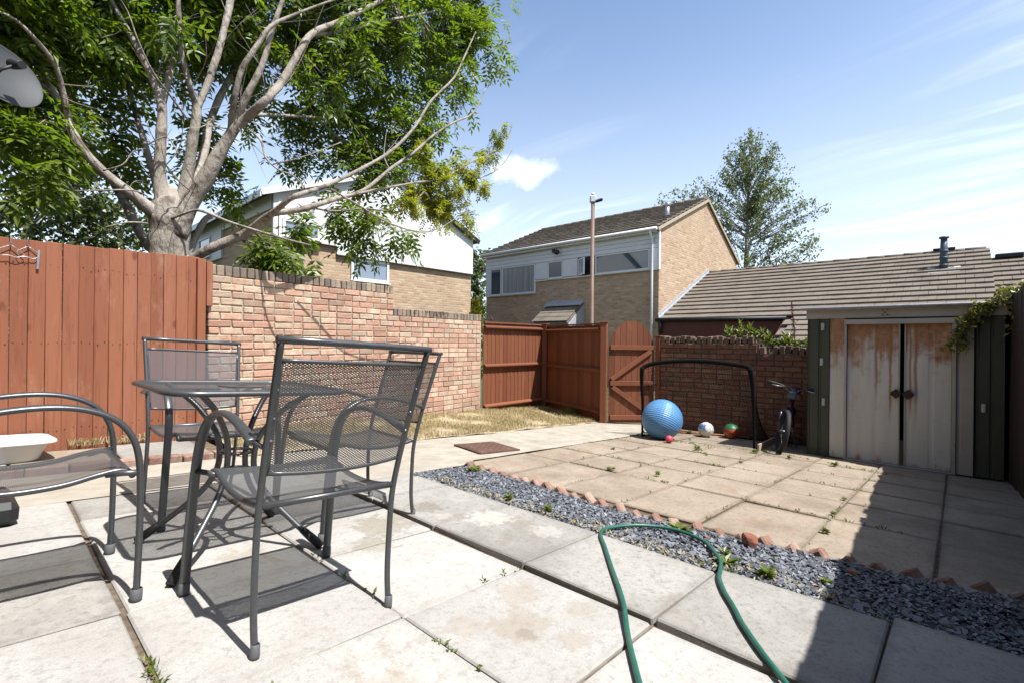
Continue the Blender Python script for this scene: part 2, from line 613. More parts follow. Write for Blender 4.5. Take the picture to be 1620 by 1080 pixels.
MAT['brick_cope'] = brick_piece('weathered coping brick', (0.25, 0.20, 0.155), (0.36, 0.285, 0.21), (0.17, 0.14, 0.115))
MAT['brick_cope_dark'] = brick_piece('dark coping brick', (0.15, 0.10, 0.075), (0.20, 0.135, 0.10), (0.09, 0.07, 0.058))  # darker coping tone for the right wall
MAT['brick_edge'] = brick_piece('terracotta edging brick', (0.28, 0.155, 0.115), (0.39, 0.275, 0.215), (0.17, 0.105, 0.08))
MAT['brick_chunk'] = basic('broken red brick', (0.30, 0.115, 0.07), (0.21, 0.08, 0.05), 30, bump=0.8, bsc=60, bdist=0.01, rough=0.9)
MAT['brick_buff'] = brick_wallmat('buff brickwork', [(0, (0.40, 0.245, 0.15)), (0.25, (0.58, 0.41, 0.27)), (0.5, (0.49, 0.32, 0.195)), (0.75, (0.62, 0.47, 0.325)), (1, (0.44, 0.275, 0.17))], (0.47, 0.38, 0.28))
MAT['white_board'] = basic('white cladding', (0.78, 0.78, 0.78), (0.72, 0.73, 0.74), 3, rough=0.5, stain=(0.62, 0.62, 0.60), ssc=1.2, sr=(0.58, 0.8))
MAT['white_frame'] = basic('white window frame', (0.80, 0.80, 0.80), rough=0.35)
MAT['white_plastic'] = basic('white plastic', (0.82, 0.82, 0.80), rough=0.35)
MAT['hook_plastic'] = basic('off white hook plastic', (0.55, 0.55, 0.50), rough=0.5)
MAT['tile'] = basic('concrete roof tile', (0.175, 0.145, 0.114), (0.205, 0.172, 0.137), 3, rough=0.92, rnd=0.05, bump=0.5, bsc=70,
                    stain=(0.13, 0.108, 0.086), ssc=2.2, sr=(0.5, 0.75), fine=0.2, spec=0.2)
MAT['fascia_red'] = basic('dark red fascia', (0.12, 0.025, 0.018), (0.09, 0.02, 0.015), 6, rough=0.6)
MAT['black_plastic'] = basic('black plastic', (0.012, 0.012, 0.013), (0.02, 0.02, 0.021), 12, rough=0.55)
MAT['black_rubber'] = basic('black rubber', (0.015, 0.015, 0.016), rough=0.75)
MAT['lead'] = basic('lead flashing', (0.50, 0.51, 0.53), (0.38, 0.39, 0.41), 14, rough=0.6, metal=0.2)
MAT['grey_metal'] = basic('anthracite metal', (0.105, 0.108, 0.112), (0.125, 0.128, 0.132), 60, rough=0.36, metal=0.55, bump=0.06, bsc=400)
MAT['mesh_metal'] = basic('anthracite mesh', (0.125, 0.127, 0.132), rough=0.45, metal=0.35)
MAT['grey_cap'] = basic('grey plastic foot', (0.11, 0.115, 0.12), rough=0.6)
MAT['zinc'] = basic('galvanised steel', (0.46, 0.46, 0.47), (0.36, 0.36, 0.37), 20, rough=0.4, metal=0.7)
MAT['lamp_brown'] = basic('brown lamp column', (0.145, 0.085, 0.06), (0.19, 0.12, 0.085), 9, stretch=(1, 1, .3), rough=0.6)
MAT['lamp_grey'] = basic('grey lamp head', (0.62, 0.64, 0.66), rough=0.4)
MAT['dish'] = basic('grey dish', (0.062, 0.066, 0.07), (0.055, 0.058, 0.062), 5, rough=0.6, spec=0.25)
MAT['shed_green'] = basic('shed green', (0.075, 0.085, 0.06), (0.062, 0.072, 0.05), 5, stretch=(1, 1, .2), rough=0.5, stain=(0.055, 0.065, 0.045), ssc=2, sr=(0.5, 0.75))
MAT['shed_header'] = basic('shed trim', (0.48, 0.46, 0.40), (0.42, 0.40, 0.345), 4, rough=0.5, stain=(0.28, 0.22, 0.16), ssc=5, sr=(0.6, 0.8))
MAT['rust_black'] = basic('dark rusty handle', (0.03, 0.022, 0.018), (0.05, 0.03, 0.02), 30, rough=0.7)
MAT['goal_fabric'] = basic('black goal fabric', (0.010, 0.010, 0.011), rough=0.9, spec=0.08)
MAT['blue_pipe'] = basic('slate blue pipe', (0.045, 0.075, 0.105), (0.06, 0.09, 0.12), 8, rough=0.45)
MAT['hose'] = basic('green hose', (0.012, 0.105, 0.066), (0.02, 0.13, 0.085), 18, rough=0.42, stain=(0.05, 0.12, 0.09), ssc=9, sr=(0.5, 0.7), spec=0.5)
MAT['orange_pole'] = basic('orange stick', (0.44, 0.17, 0.07), (0.38, 0.14, 0.06), 12, rough=0.6)
MAT['rust_cover'] = basic('rusty cover', (0.165, 0.085, 0.06), (0.12, 0.062, 0.046), 16, rough=0.8, metal=0.15, bump=0.5, bsc=90, stain=(0.20, 0.12, 0.085), ssc=6)
MAT['slate'] = basic('slate chip', (0.13, 0.138, 0.157), (0.185, 0.192, 0.21), 18, rough=0.55, rnd=0.55, bump=0.3, bsc=80, stain=(0.28, 0.28, 0.29), ssc=9, sr=(0.62, 0.8), spec=0.4)
MAT['slate_bed'] = basic('slate bed', (0.06, 0.062, 0.07), (0.09, 0.09, 0.10), 40, rough=0.9, bump=0.9, bsc=60, bdist=0.02)
MAT['bark'] = basic('ash bark', (0.44, 0.395, 0.34), (0.295, 0.255, 0.21), 6, stretch=(1, 1, .4), rough=0.9, bump=1.0, bsc=22, bdist=0.03,
                    stain=(0.145, 0.115, 0.088), ssc=5.5, sr=(0.48, 0.66), spec=0.15)
MAT['bark_pale'] = basic('birch bark', (0.42, 0.40, 0.36), (0.20, 0.17, 0.14), 4, stretch=(1, 1, 2.5), rough=0.85)
MAT['bark_dark'] = basic('dark bark', (0.09, 0.07, 0.05), (0.14, 0.11, 0.08), 6, rough=0.9)
MAT['leaf_ash'] = leafmat('ash leaf', (0.062, 0.11, 0.020), (0.11, 0.165, 0.024), (0.19, 0.245, 0.034), 0.46, (1.7, 1.9, 0.5))
MAT['leaf_gold'] = leafmat('yellowing ash leaf', (0.38, 0.39, 0.035), (0.50, 0.48, 0.05), (0.30, 0.36, 0.035), 0.5, (1.3, 1.3, 0.5))
MAT['leaf_bg'] = leafmat('hedgerow leaf', (0.055, 0.085, 0.032), (0.10, 0.13, 0.05), (0.17, 0.185, 0.075), 0.35)
MAT['leaf_birch'] = leafmat('birch leaf', (0.10, 0.14, 0.055), (0.15, 0.19, 0.08), (0.23, 0.26, 0.13), 0.4, (1.3, 1.4, 0.7))
MAT['leaf_weed'] = leafmat('weed leaf', (0.09, 0.14, 0.02), (0.14, 0.19, 0.03), (0.20, 0.23, 0.045), 0.35, (1.2, 1.3, 0.5))
MAT['leaf_vine'] = leafmat('climber leaf', (0.08, 0.13, 0.025), (0.20, 0.24, 0.045), (0.38, 0.32, 0.11), 0.35, (1.2, 1.2, 0.6))
MAT['leaf_conifer'] = leafmat('golden conifer', (0.22, 0.22, 0.02), (0.34, 0.31, 0.03), (0.16, 0.19, 0.02), 0.25, (1.1, 1.1, 0.5))
MAT['straw'] = leafmat('dry grass blade', (0.50, 0.39, 0.20), (0.62, 0.51, 0.29), (0.38, 0.31, 0.14), 0.25, (1.1, 1.0, 0.8), 0.8)
MAT['red_stalk'] = basic('dead dock stalk', (0.11, 0.028, 0.02), (0.16, 0.045, 0.03), 30, rough=0.9)
MAT['lilac'] = basic('lilac flower', (0.28, 0.17, 0.38), (0.22, 0.13, 0.30), 30, rough=0.8)


def glassmat(name, tint=(0.02, 0.025, 0.03), rough=0.04):
    m, g = newmat(name)
    d = g.n('ShaderNodeBsdfPrincipled', {'Base Color': (*tint, 1), 'Roughness': rough, 'Specular IOR Level': 0.9, 'IOR': 1.52,
                                         'Coat Weight': 0.5, 'Coat Roughness': 0.02})
    g.n('ShaderNodeOutputMaterial', {0: d.outputs[0]})
    return m


MAT['pane'] = glassmat('window glass', (0.03, 0.05, 0.068))
MAT['pane_light'] = glassmat('pale window glass', (0.16, 0.20, 0.25))
MAT['pane_obscure'] = glassmat('obscured glass', (0.17, 0.18, 0.18), 0.25)


def curtain_mat():
    m, g = newmat('net curtain behind glass')
    P = pos(g)
    n = g.noise(g.scalevec(P, (1, 26, 0.4)), 1.0, 3, 0.5)
    c = g.mix(g.smooth(n, 0.3, 0.7), (0.46, 0.46, 0.44), (0.26, 0.26, 0.25))
    return finish(m, g, c, 0.2, 0, n, 0.4, 0.02, 0.5)


MAT['curtain'] = curtain_mat()


def rustdoor():
    m, g = newmat('rusty cream steel')
    P = pos(g)
    s = g.n('ShaderNodeSeparateXYZ', {0: P})
    c = g.mix(g.smooth(g.noise(g.scalevec(P, (3, 9, 1)), 1.3, 6, 0.65), 0.35, 0.7), (0.70, 0.695, 0.63), (0.63, 0.62, 0.55))
    scr = g.noise(g.scalevec(P, (1, 9, 70)), 1.0, 5, 0.75)
    c = g.mix(g.math('MULTIPLY', g.smooth(scr, 0.56, 0.75), 0.3), c, (0.27, 0.24, 0.19))
    drip = g.noise(g.scalevec(P, (1, 15, 0.75)), 1.0, 5, 0.62)
    blot = g.noise(P, 5.0, 6, 0.68)
    top = g.n('ShaderNodeMapRange', {0: s.outputs[2], 1: 0.45, 2: 1.16, 3: -0.12, 4: 0.44}).outputs[0]
    bot = g.n('ShaderNodeMapRange', {0: s.outputs[2], 1: -0.37, 2: -0.22, 3: 0.13, 4: -0.3}).outputs[0]
    e = g.math('ADD', g.math('MAXIMUM', top, bot), g.math('ADD', g.math('MULTIPLY', g.math('SUBTRACT', drip, 0.5), 0.75),
                                                        g.math('MULTIPLY', g.math('SUBTRACT', blot, 0.5), 0.9)))
    rf = g.smooth(e, 0.0, 0.34)
    rc = g.mix(g.smooth(g.noise(P, 22, 5, 0.7), 0.35, 0.7), (0.46, 0.19, 0.045), (0.25, 0.09, 0.022))
    c = g.mix(g.math('MULTIPLY', rf, 0.88), c, rc)
    for (yy, ww, z0, z1) in ((0.66, 0.012, 0.1, 1.05), (0.325, 0.012, -0.05, 0.95), (0.535, 0.010, 0.0, 0.55), (0.37, 0.009, 0.05, 0.5)):
        dd = g.math('ABSOLUTE', g.math('SUBTRACT', g.math('ADD', s.outputs[1], g.math('MULTIPLY', g.math('SUBTRACT', blot, 0.5), 0.03)), yy))
        f = g.math('MULTIPLY', g.smooth(dd, ww * 1.8, ww * 0.3), g.smooth(s.outputs[2], z0, z0 + (z1 - z0) * 0.6))
        c = g.mix(g.math('MULTIPLY', f, 0.8), c, (0.33, 0.155, 0.055))
    return finish(m, g, c, 0.6, 0.0, blot, 0.15, 0.004, 0.4)


MAT['rust_door'] = rustdoor()

# ------------------------------------------------------------------ the ground
def strip_ground():
    xs = [-220, -60, -20, -6, -3, 0, 3, 6, 8.6, 11, 14, 20, 40, 90, 220]
    ys = [-220, -60, -20, -6, 0, 6, 12, 20, 40, 90, 220]
    vs = [(x, y, -SLOPE * max(min(x, 8.6), -6) - 0.10) for x in xs for y in ys]
    n = len(ys)
    fs = [(i * n + j, (i + 1) * n + j, (i + 1) * n + j + 1, i * n + j + 1) for i in range(len(xs) - 1) for j in range(n - 1)]
    o = obj('ground', new_mesh('ground', vs, fs), MAT['turf'])
    struct(o)
    o['label'] = 'rough ground beyond and under the garden'
    return o


strip_ground()


def fence_y(x):
    """line of the left fence and wall"""
    return 5.34 + 0.12 * x


def sheet(name, poly, dz, mat, res=0.12, amp=0.0, seed=0, bank=None):
    """an uneven sheet on the sloping garden floor inside poly"""
    xs0, xs1 = min(p[0] for p in poly), max(p[0] for p in poly)
    ys0, ys1 = min(p[1] for p in poly), max(p[1] for p in poly)
    bm = bmesh.new()
    f0 = bm.faces.new([bm.verts.new((x, y, 0)) for x, y in poly])
    for ax, a, b in ((0, xs0, xs1), (1, ys0, ys1)):
        k = max(1, int((b - a) / res))
        for i in range(1, k):
            c = a + (b - a) * i / k
            no = (1, 0, 0) if ax == 0 else (0, 1, 0)
            co = (c, 0, 0) if ax == 0 else (0, c, 0)
            bmesh.ops.bisect_plane(bm, geom=bm.verts[:] + bm.edges[:] + bm.faces[:], plane_co=co, plane_no=no)
    from mathutils import noise as mn
    for v in bm.verts:
        x, y = v.co.x, v.co.y
        h = amp * (mn.noise((x * 2.3 + seed, y * 2.3, 0)) + 0.5 * mn.noise((x * 7 + seed, y * 7, 3)))
        v.co.z = gz(x) + dz + h + (bank(x, y) if bank else 0)
    bmesh.ops.recalc_face_normals(bm, faces=bm.faces)
    me = bpy.data.meshes.new(name)
    bm.to_mesh(me)
    bm.free()
    for p in me.polygons:
        p.use_smooth = True
    if sum(p.normal.z for p in me.polygons) < 0:
        me.flip_normals()
    return struct(obj(name, me, mat))


# near patio: bed and slabs
patio = sheet('patio', [(-2.2, -0.42), (2.30, -0.42), (2.22, 3.18), (2.0, 3.66), (-2.2, 3.66)], -0.013, MAT['joint'], 0.4)
patio['label'] = 'pale concrete slab patio under the chairs and hose'
NX = [-1.62, -0.98, -0.335, 0.31, 0.985, 1.605, 2.215]
NY = [-0.42, 0.175, 0.79, 1.41, 2.045, 2.66, 3.26, 3.665]


def slab(parent, x0, x1, y0, y1, top, mat, r_, gap=0.005, th=0.045, jit=0.0025):
    x0 += gap + r_.uniform(0, jit)
    x1 -= gap + r_.uniform(0, jit)
    y0 += gap + r_.uniform(0, jit)
    y1 -= gap + r_.uniform(0, jit)
    me = piece_mesh('slab', (x1 - x0, y1 - y0, th), 0.006, 0.003, r_.randint(0, 99999))
    cx, cy = (x0 + x1) / 2, (y0 + y1) / 2
    o = obj('slab', me, mat, parent)
    o.location = (cx, cy, gz(cx) + top - th / 2)
    o.rotation_euler = (r_.uniform(-.004, .004), TILT + r_.uniform(-.004, .004), r_.uniform(-.004, .004))
    return o


sr = random.Random(5)
for i in range(len(NX) - 1):
    raised = NX[i] > 1.5
    for j in range(len(NY) - 1):
        if raised and j == len(NY) - 2:
            continue
        x1 = NX[i + 1]
        if raised:
            x1 += 0.11 if j == 0 else (0.06 if j == 1 else 0.0)
        y0, y1 = NY[j], NY[j + 1]
        if raised and j == 5:
            y1 = 3.10
        m_ = MAT['slab_mid'] if (raised or (j >= 4 and sr.random() < 0.4)) else MAT['slab']
        o = slab(patio, NX[i] + (0.010 if raised else 0) + (0.009 if abs(NX[i] - .31) < .01 else 0), x1, y0, y1,
                 (0.016 if raised else 0.0) + sr.uniform(-.003, .003), m_, sr, gap=0.0022)
        if abs(NX[i] - 1.605) < .01 and j == 0:
            o.location.x += 0.004

# concrete path along the grass and round the cover
path = sheet('path', [(-2.2, 3.665), (1.600, 3.665), (1.612, 3.108), (2.26, 3.108), (2.5, 3.135), (2.86, 3.13), (3.0, 3.235), (7.55, 3.235), (7.0, 4.36), (3.1, 4.40), (1.42, 4.44), (-2.2, 4.42)],
             0.0, MAT['path'], 0.15, 0.004, 3)
path['label'] = 'worn concrete path in front of the dry grass'

# strip of slabs along the fence with a brick edge
strip = sheet('fence_path', [(-2.2, 4.43), (1.46, 4.45), (1.46, 5.50), (-2.2, 5.06)], -0.02, MAT['joint'], 0.4)
strip['label'] = 'narrow slab strip at the foot of the fence'
sx = [-1.7, -1.1, -0.5, 0.10, 0.70, 1.30]
for i in range(len(sx) - 1):
    xm = (sx[i] + sx[i + 1]) / 2
    slab(strip, sx[i], sx[i + 1], 4.62, fence_y(xm) - 0.075, 0.012 + sr.uniform(-.004, .004), MAT['slab_far'] if i % 2 else MAT['slab_mid'], sr)
bk = piece_mesh('brick', (0.212, 0.10, 0.075), 0.006, 0.003, 3)
for i in range(14):
    x = -1.5 + i * 0.222
    o = obj('brick', bk, MAT['brick_edge'], strip)
    o.location = (x, 4.545 + sr.uniform(-.006, .006), gz(x) + 0.0 + sr.uniform(-.004, .006))
    o.rotation_euler = (sr.uniform(-.03, .03), TILT + sr.uniform(-.03, .03), sr.uniform(-.03, .03))

# far patio
FX = [2.86, 3.70, 4.28, 4.85, 5.42, 6.0, 6.58, 7.35]
FY = [-0.44, 0.07, 0.60, 1.13, 1.645, 2.17, 2.69, 3.215]
yard = sheet('yard', [(2.80, -0.5), (7.55, -0.5), (7.55, 3.225), (2.80, 3.225)], -0.014, MAT['joint'], 0.4)
yard['label'] = 'buff concrete slab yard in front of the shed'
for i in range(len(FX) - 1):
    for j in range(len(FY) - 1):
        if j == 1 and i in (0,):
            pass
        x0, x1 = FX[i], FX[i + 1]
        y0, y1 = FY[j], FY[j + 1]
        if j % 2 == 1 and 0 < i < 6:
            x0 += 0.03
            x1 += 0.03
        slab(yard, x0, x1, y0, y1, sr.uniform(-.007, .005), MAT['slab_far'], sr, gap=0.001, jit=0.006)

# dry grass bank
def bank(x, y):
    d = max(0.0, min(1.0, (y - 4.4) / 1.3))
    return 0.05 * d


GP = [(1.44, 4.40), (2.3, 4.36), (3.1, 4.37), (4.4, 4.30), (5.6, 4.33), (7.0, 4.30), (6.9, 4.5), (7.5, 5.98), (5.8, 5.99), (1.5, fence_y(1.5) - .02)]
lawn = sheet('dry_lawn', GP, 0.006, MAT['straw_soil'], 0.13, 0.022, 9, bank)
lawn['label'] = 'bare earth under the scorched grass by the wall'


def blades(name, n, region, hgt, mat, seed, lean=0.7, wid=0.0035, patchy=None):
    r_ = random.Random(seed)
    from mathutils import noise as mn
    mb = MB()
    k = 0
    while k < n:
        x, y = region(r_)
        if patchy and mn.noise((x * 1.7 + seed, y * 1.7, 0)) < patchy - r_.random() * 0.6:
            k += 1
            continue
        h = hgt * r_.uniform(0.5, 1.3)
        a = r_.uniform(0, 6.283)
        l_ = r_.uniform(0.1, lean) * h * 1.4
        b = r_.uniform(0, 6.283)
        wx, wy = math.cos(b) * wid, math.sin(b) * wid
        z = gz(x) + 0.004 + bank(x, y)
        mx, my = x + math.cos(a) * l_ * .35, y + math.sin(a) * l_ * .35
        ex, ey = x + math.cos(a) * l_, y + math.sin(a) * l_
        mb.add([(x - wx, y - wy, z), (x + wx, y + wy, z), (mx + wx * .8, my + wy * .8, z + h * .6),
                (mx - wx * .8, my - wy * .8, z + h * .6), (ex, ey, z + h * (1 - .35 * l_ / h))],
               [(0, 1, 2, 3), (3, 2, 4)])
        k += 1
    me = new_mesh(name, mb.v, mb.f)
    return obj(name, me, mat)


def lawn_pt(r_):
    while True:
        x = r_.uniform(1.5, 7.4)
        y = r_.uniform(4.36, 6.0)
        if y > fence_y(x) - 0.04 or (x > 5.8 and y > 5.97):
            continue
        if x > 6.75 and (x - 6.75) * 1.8 / 0.66 > (y - 4.4) + 0.15:
            continue
        return x, y


g1 = blades('dry_grass', 30000, lawn_pt, 0.065, MAT['straw'], 4, 0.95, 0.003, 0.10)
stuff(g1, 'scorched straw coloured grass along the foot of the brick wall', 'grass')


def tuft_pt(r_):
    c = [(5.15, 4.75), (6.4, 5.6), (3.1, 4.62), (4.2, 4.55), (7.05, 5.6)][min(4, int(r_.random() * 7) if r_.random() < .8 else 0)]
    return c[0] + r_.gauss(0, .16), c[1] + r_.gauss(0, .12)


g2 = blades('green_grass', 900, tuft_pt, 0.05, MAT['leaf_weed'], 8, 0.8, 0.003)
stuff(g2, 'few green blades among the scorched grass', 'grass')


def tuft2(r_):
    return 7.05 + r_.gauss(0, .09), 5.05 + r_.gauss(0, .07)


g3 = blades('grass_tuft', 260, tuft2, 0.16, MAT['leaf_weed'], 18, 0.6, 0.004)
tag(g3, 'bright green grass tuft at the foot of the shaded fence panel', 'grass tuft')


def fencefoot(r_):
    x = r_.uniform(0.45, 1.0)
    return x, fence_y(x) - 0.07 + r_.gauss(0, .02)


g4 = blades('dry_weeds', 260, fencefoot, 0.07, MAT['straw'], 28, 0.9, 0.0035)
stuff(g4, 'dried weeds at the foot of the left fence', 'weeds')

# manhole cover
mc = MB()
mc.box((0, 0, 0.006), (0.60, 0.58, 0.012), None, 0.003)
cover = thing('manhole_cover', 'rusty square inspection cover set in the concrete path', 'manhole cover',
              (3.53, 3.60, gz(3.53) + 0.010), (0, TILT, R(-9)))
cover.scale = (.78, .78, .9)
mc.build('cover_plate', MAT['rust_cover'], cover)
mr = MB()
for i in range(12):
    for j in range(11):
        mr.bar((-.27 + i * .049 - .012, -.25 + j * .05 - .012 * (1 if (i + j) % 2 else -1), .0135),
               (-.27 + i * .049 + .012, -.25 + j * .05 + .012 * (1 if (i + j) % 2 else -1), .0135), .007, .004)
mr.build('tread_ribs', MAT['rust_cover'], cover)['kind'] = 'stuff'
mf = MB()
for a, b in (((-.315, -.305), (.315, -.305)), ((.315, -.305), (.315, .305)), ((.315, .305), (-.315, .305)), ((-.315, .305), (-.315, -.305))):
    mf.bar((a[0], a[1], 0.001), (b[0], b[1], 0.001), .022, .014)
mf.build('cover_frame', MAT['rust_cover'], cover)

# slate bed
SL = [(2.20, 3.10), (2.17, 2.63), (2.21, 2.08), (2.225, 1.41), (2.235, 0.8), (2.29, 0.79), (2.29, 0.18), (2.335, 0.17), (2.335, -0.5),
      (3.02, -0.5), (3.0, -0.2), (2.90, 0.25), (2.82, 0.85), (2.72, 1.3), (2.72, 1.7), (2.76, 2.15), (2.80, 2.64), (2.78, 3.05), (2.5, 3.12)]
bed = sheet('slate_bed', SL, -0.02, MAT['slate_bed'], 0.15, 0.006, 5)
bed['label'] = 'shallow bed filled with slate chippings'


def inpoly(x, y, P):
    c = False
    j = len(P) - 1
    for i in range(len(P)):
        if (P[i][1] > y) != (P[j][1] > y) and x < (P[j][0] - P[i][0]) * (y - P[i][1]) / (P[j][1] - P[i][1]) + P[i][0]:
            c = not c
        j = i
    return c


def chips(n, seed):
    r_ = random.Random(seed)
    V, Fc = [], []
    k = 0
    while k < n:
        x, y = r_.uniform(2.16, 3.03), r_.uniform(-.5, 3.12)
        if not inpoly(x, y, SL):
            continue
        m_ = r_.randint(4, 6)
        a0 = r_.uniform(0, 6.283)
        L = r_.uniform(.006, .0165) * (1.5 if r_.random() < .07 else 1)
        W = L * r_.uniform(.45, .85)
        th = r_.uniform(.002, .006)
        M = Matrix.Translation((x, y, gz(x) - 0.012 + r_.uniform(0, .020))) @ \
            Matrix.Rotation(a0, 4, 'Z') @ Matrix.Rotation(r_.gauss(0, .38), 4, 'X') @ Matrix.Rotation(r_.gauss(0, .38), 4, 'Y')
        b = len(V)
        ang = sorted(r_.uniform(0, 1) * .7 / m_ + i / m_ for i in range(m_))
        for s in (-1, 1):
            for a in ang:
                V.append(tuple(M @ Vector((L * math.cos(a * 6.283), W * math.sin(a * 6.283), s * th / 2))))
        Fc.append(tuple(b + i for i in reversed(range(m_))))
        Fc.append(tuple(b + m_ + i for i in range(m_)))
        for i in range(m_):
            i2 = (i + 1) % m_
            Fc.append((b + i, b + i2, b + m_ + i2, b + m_ + i))
        k += 1
    return new_mesh('slate_chippings', V, Fc)


stuff(obj('slate_chippings', chips(17000, 3), MAT['slate']), 'blue grey slate chippings in the strip between the paving', 'slate chippings')

# saw-tooth edging of tilted bricks
edging = thing('brick_edging', 'saw tooth edging of tilted terracotta bricks along the slate strip', 'edging')
EP = [(2.80, 3.06), (2.825, 2.64), (2.78, 2.15), (2.745, 1.7), (2.745, 1.3), (2.845, .85), (2.92, .25), (3.02, -.2), (3.05, -.5)]


def along(P, step):
    out = []
    carry = 0.0
    for (a, b) in zip(P[:-1], P[1:]):
        a, b = Vector(a), Vector(b)
        L = (b - a).length
        t = carry
        while t < L:
            out.append((a + (b - a) * (t / L), (b - a).normalized()))
            t += step
        carry = t - L
    return out


eb = [piece_mesh('edging_brick', (0.065, 0.105, 0.105), 0.009, 0.010, s) for s in (1, 2, 3, 4)]
er = random.Random(8)
for k, (p, d) in enumerate(along(EP, 0.122)):
    o = obj('edging_brick', eb[k % 4], MAT['brick_edge'], edging)
    o.location = (p.x + er.uniform(-.006, .006), p.y, gz(p.x) - 0.036 + er.uniform(-.012, .010))
    o.rotation_euler = (R(45) + er.uniform(-.12, .12), er.uniform(-.1, .1), math.atan2(-d.x, d.y) * -1 + er.uniform(-.1, .1))


def chunk(name, label, x, y, s, rz, mat, seed, sz=(1, .7, .6), up_=0.0):
    bm = bmesh.new()
    bmesh.ops.create_icosphere(bm, subdivisions=2, radius=s)
    r_ = random.Random(seed)
    from mathutils import noise as mn
    for v in bm.verts:
        k = 1 + .45 * mn.noise(v.co * (1.6 / s) + Vector((seed, 0, 0)))
        v.co = Vector((max(-.8 * s, min(.8 * s, v.co.x * k)) * sz[0], max(-.8 * s, min(.8 * s, v.co.y * k)) * sz[1], max(-.6 * s, min(.7 * s, v.co.z * k)) * sz[2]))
    me = bpy.data.meshes.new(name)
    bm.to_mesh(me)
    bm.free()
    o = obj(name, me, mat)
    o.location = (x, y, gz(x) + s * .38 * sz[2] + up_)
    o.rotation_euler = (.2, TILT, rz)
    return tag(o, label, 'brick piece')


chunk('brick_fragment', 'crumbling orange brick lump at the middle of the saw tooth edging', 2.73, .80, .047, .4, MAT['brick_chunk'], 2, (1.1, 1, .85), .02)
chunk('brick_fragment', 'small broken brick corner lying on the shaded slate', 2.72, .35, .036, 1.1, MAT['brick_edge'], 5)
chunk('brick_fragment', 'terracotta shard lying on the sunlit slate near the hose bend', 2.66, 1.0, .022, .7, MAT['brick_edge'], 7)

# ------------------------------------------------------------------ left fence
U = Vector((1, 0.12, 0)).normalized()
AF = math.atan(0.12)
NF = Vector((U.y, -U.x, 0))          # faces the garden


def LF(s, off=0.0, z=0.0):
    """point s metres along the left fence line, off metres toward the garden"""
    p = Vector((0, 5.34, 0)) + U * s + NF * off
    return Vector((p.x, p.y, z))


lfence = thing('board_fence', 'tall fence of wide red brown vertical boards left of the brick wall', 'fence', (0, 5.34, 0))
lfence_inv = Matrix.Translation(lfence.location).inverted()
fr = random.Random(21)
bw = 0.101
s = -.60
k = 0
bmesh_f = [piece_mesh('board', (bw - 0.0022, 0.021, 1.86), 0.003, 0.0018, 60 + i) for i in range(5)]
while s < 1.36:
    p = LF(s + bw / 2, fr.uniform(0, .006))
    o = obj('board', bmesh_f[k % 5], MAT['fence_wood'], lfence)
    zt = 1.650 + 0.03 * s + fr.uniform(-.006, .004)
    o.location = (p.x, p.y - 5.34, zt - .93)
    o.rotation_euler = (fr.uniform(-.004, .004), fr.uniform(-.003, .003), AF + fr.uniform(-.02, .02))
    s += bw
    k += 1
m_ = MB()
m_.bar(LF(-1.3, -.05, .15) - lfence.location, LF(1.40, -.05, .12) - lfence.location, .07, .05)
m_.bar(LF(-1.3, -.05, .85) - lfence.location, LF(1.40, -.05, .85) - lfence.location, .07, .05)
m_.bar(LF(-1.3, -.05, 1.45) - lfence.location, LF(1.40, -.05, 1.48) - lfence.location, .07, .05)
m_.build('rail', MAT['panel_wood'], lfence)
m_ = MB()
M3 = Matrix.Rotation(AF, 3, 'Z')
m_.box(LF(1.425, .012, .78) - lfence.location, (.075, .075, 1.80), M3, .004)
m_.build('post', MAT['fence_wood'], lfence)
m_ = MB()
m_.box(LF(1.50, .03, 1.44) - lfence.location, (.055, .022, .44), M3, .003)
m_.build('batten', MAT['fence_wood'], lfence)
m_ = MB()
s = -.60
while s < 1.36:
    for zr in (.15, .85, 1.47):
        for ds_ in (.025, .076):
            p = LF(s + ds_ + fr.uniform(-.006, .006), .0165, zr + fr.uniform(-.015, .015)) - lfence.location
            m_.lathe([(0, .0025), (.0035, .002), (.004, -.004)], 6, p, Matrix.Rotation(AF, 3, 'Z') @ Matrix.Rotation(R(90), 3, 'X'))
    s += bw
m_.build('nails', MAT['bark_dark'], lfence)['kind'] = 'stuff'

# ------------------------------------------------------------------ left brick wall (tall part then a step down)
lwall = thing('brick_wall', 'sunlit multicoloured brick wall that steps down beside the left fence', 'brick wall', LF(1.50, 0, -.1))
LW0 = lwall.location.copy()
S0, S1, S2 = 1.505, 3.86, 5.80
CH = 0.075
T_TALL, T_LOW = 1.645, 1.345
m_ = MB()
for a, b, t in ((S0 + .006, S1 - .006, T_TALL - .112), (S1 - .02, S2 - .006, T_LOW - .112)):
    c = LF((a + b) / 2, -.1075, 0) - LW0
    zb = -.62
    m_.box((c.x, c.y, (t + zb) / 2 - LW0.z), (b - a, .205 - (.003 if t == T_LOW - .112 else 0), t - zb), M3)
m_.build('mortar', MAT['mortar'], lwall)
br = random.Random(33)
bmW = {}
for ln in (.2155, .1025, .16, .11, .06):
    bmW[ln] = [piece_mesh('brick', (ln - .0, .10, .0655), .006, .0035, int(ln * 1000) + q) for q in range(3)]
    for q in bmW[ln]:
        q.materials.append(MAT['brick_warm'])
cells = []
top0 = T_TALL - .105
for row in range(27):
    zc = top0 - CH * row - CH / 2
    s_end = S1 if row < 4 else S2
    s = S0
    first = True
    while s < s_end - .03:
        if first:
            ln = .2155 if row % 2 == 0 else .1025
        else:
            ln = .1025 if br.random() < .16 else .2155
        if s + ln > s_end:
            ln = s_end - s
            ln = .1025 if ln < .14 else .16
            if s + ln > s_end + .03:
                ln = .06
        x = LF(s + ln / 2).x
        if zc > gz(x) - .03:
            cells.append((s + ln / 2, zc, ln))
        first = False
        s += ln + .0095
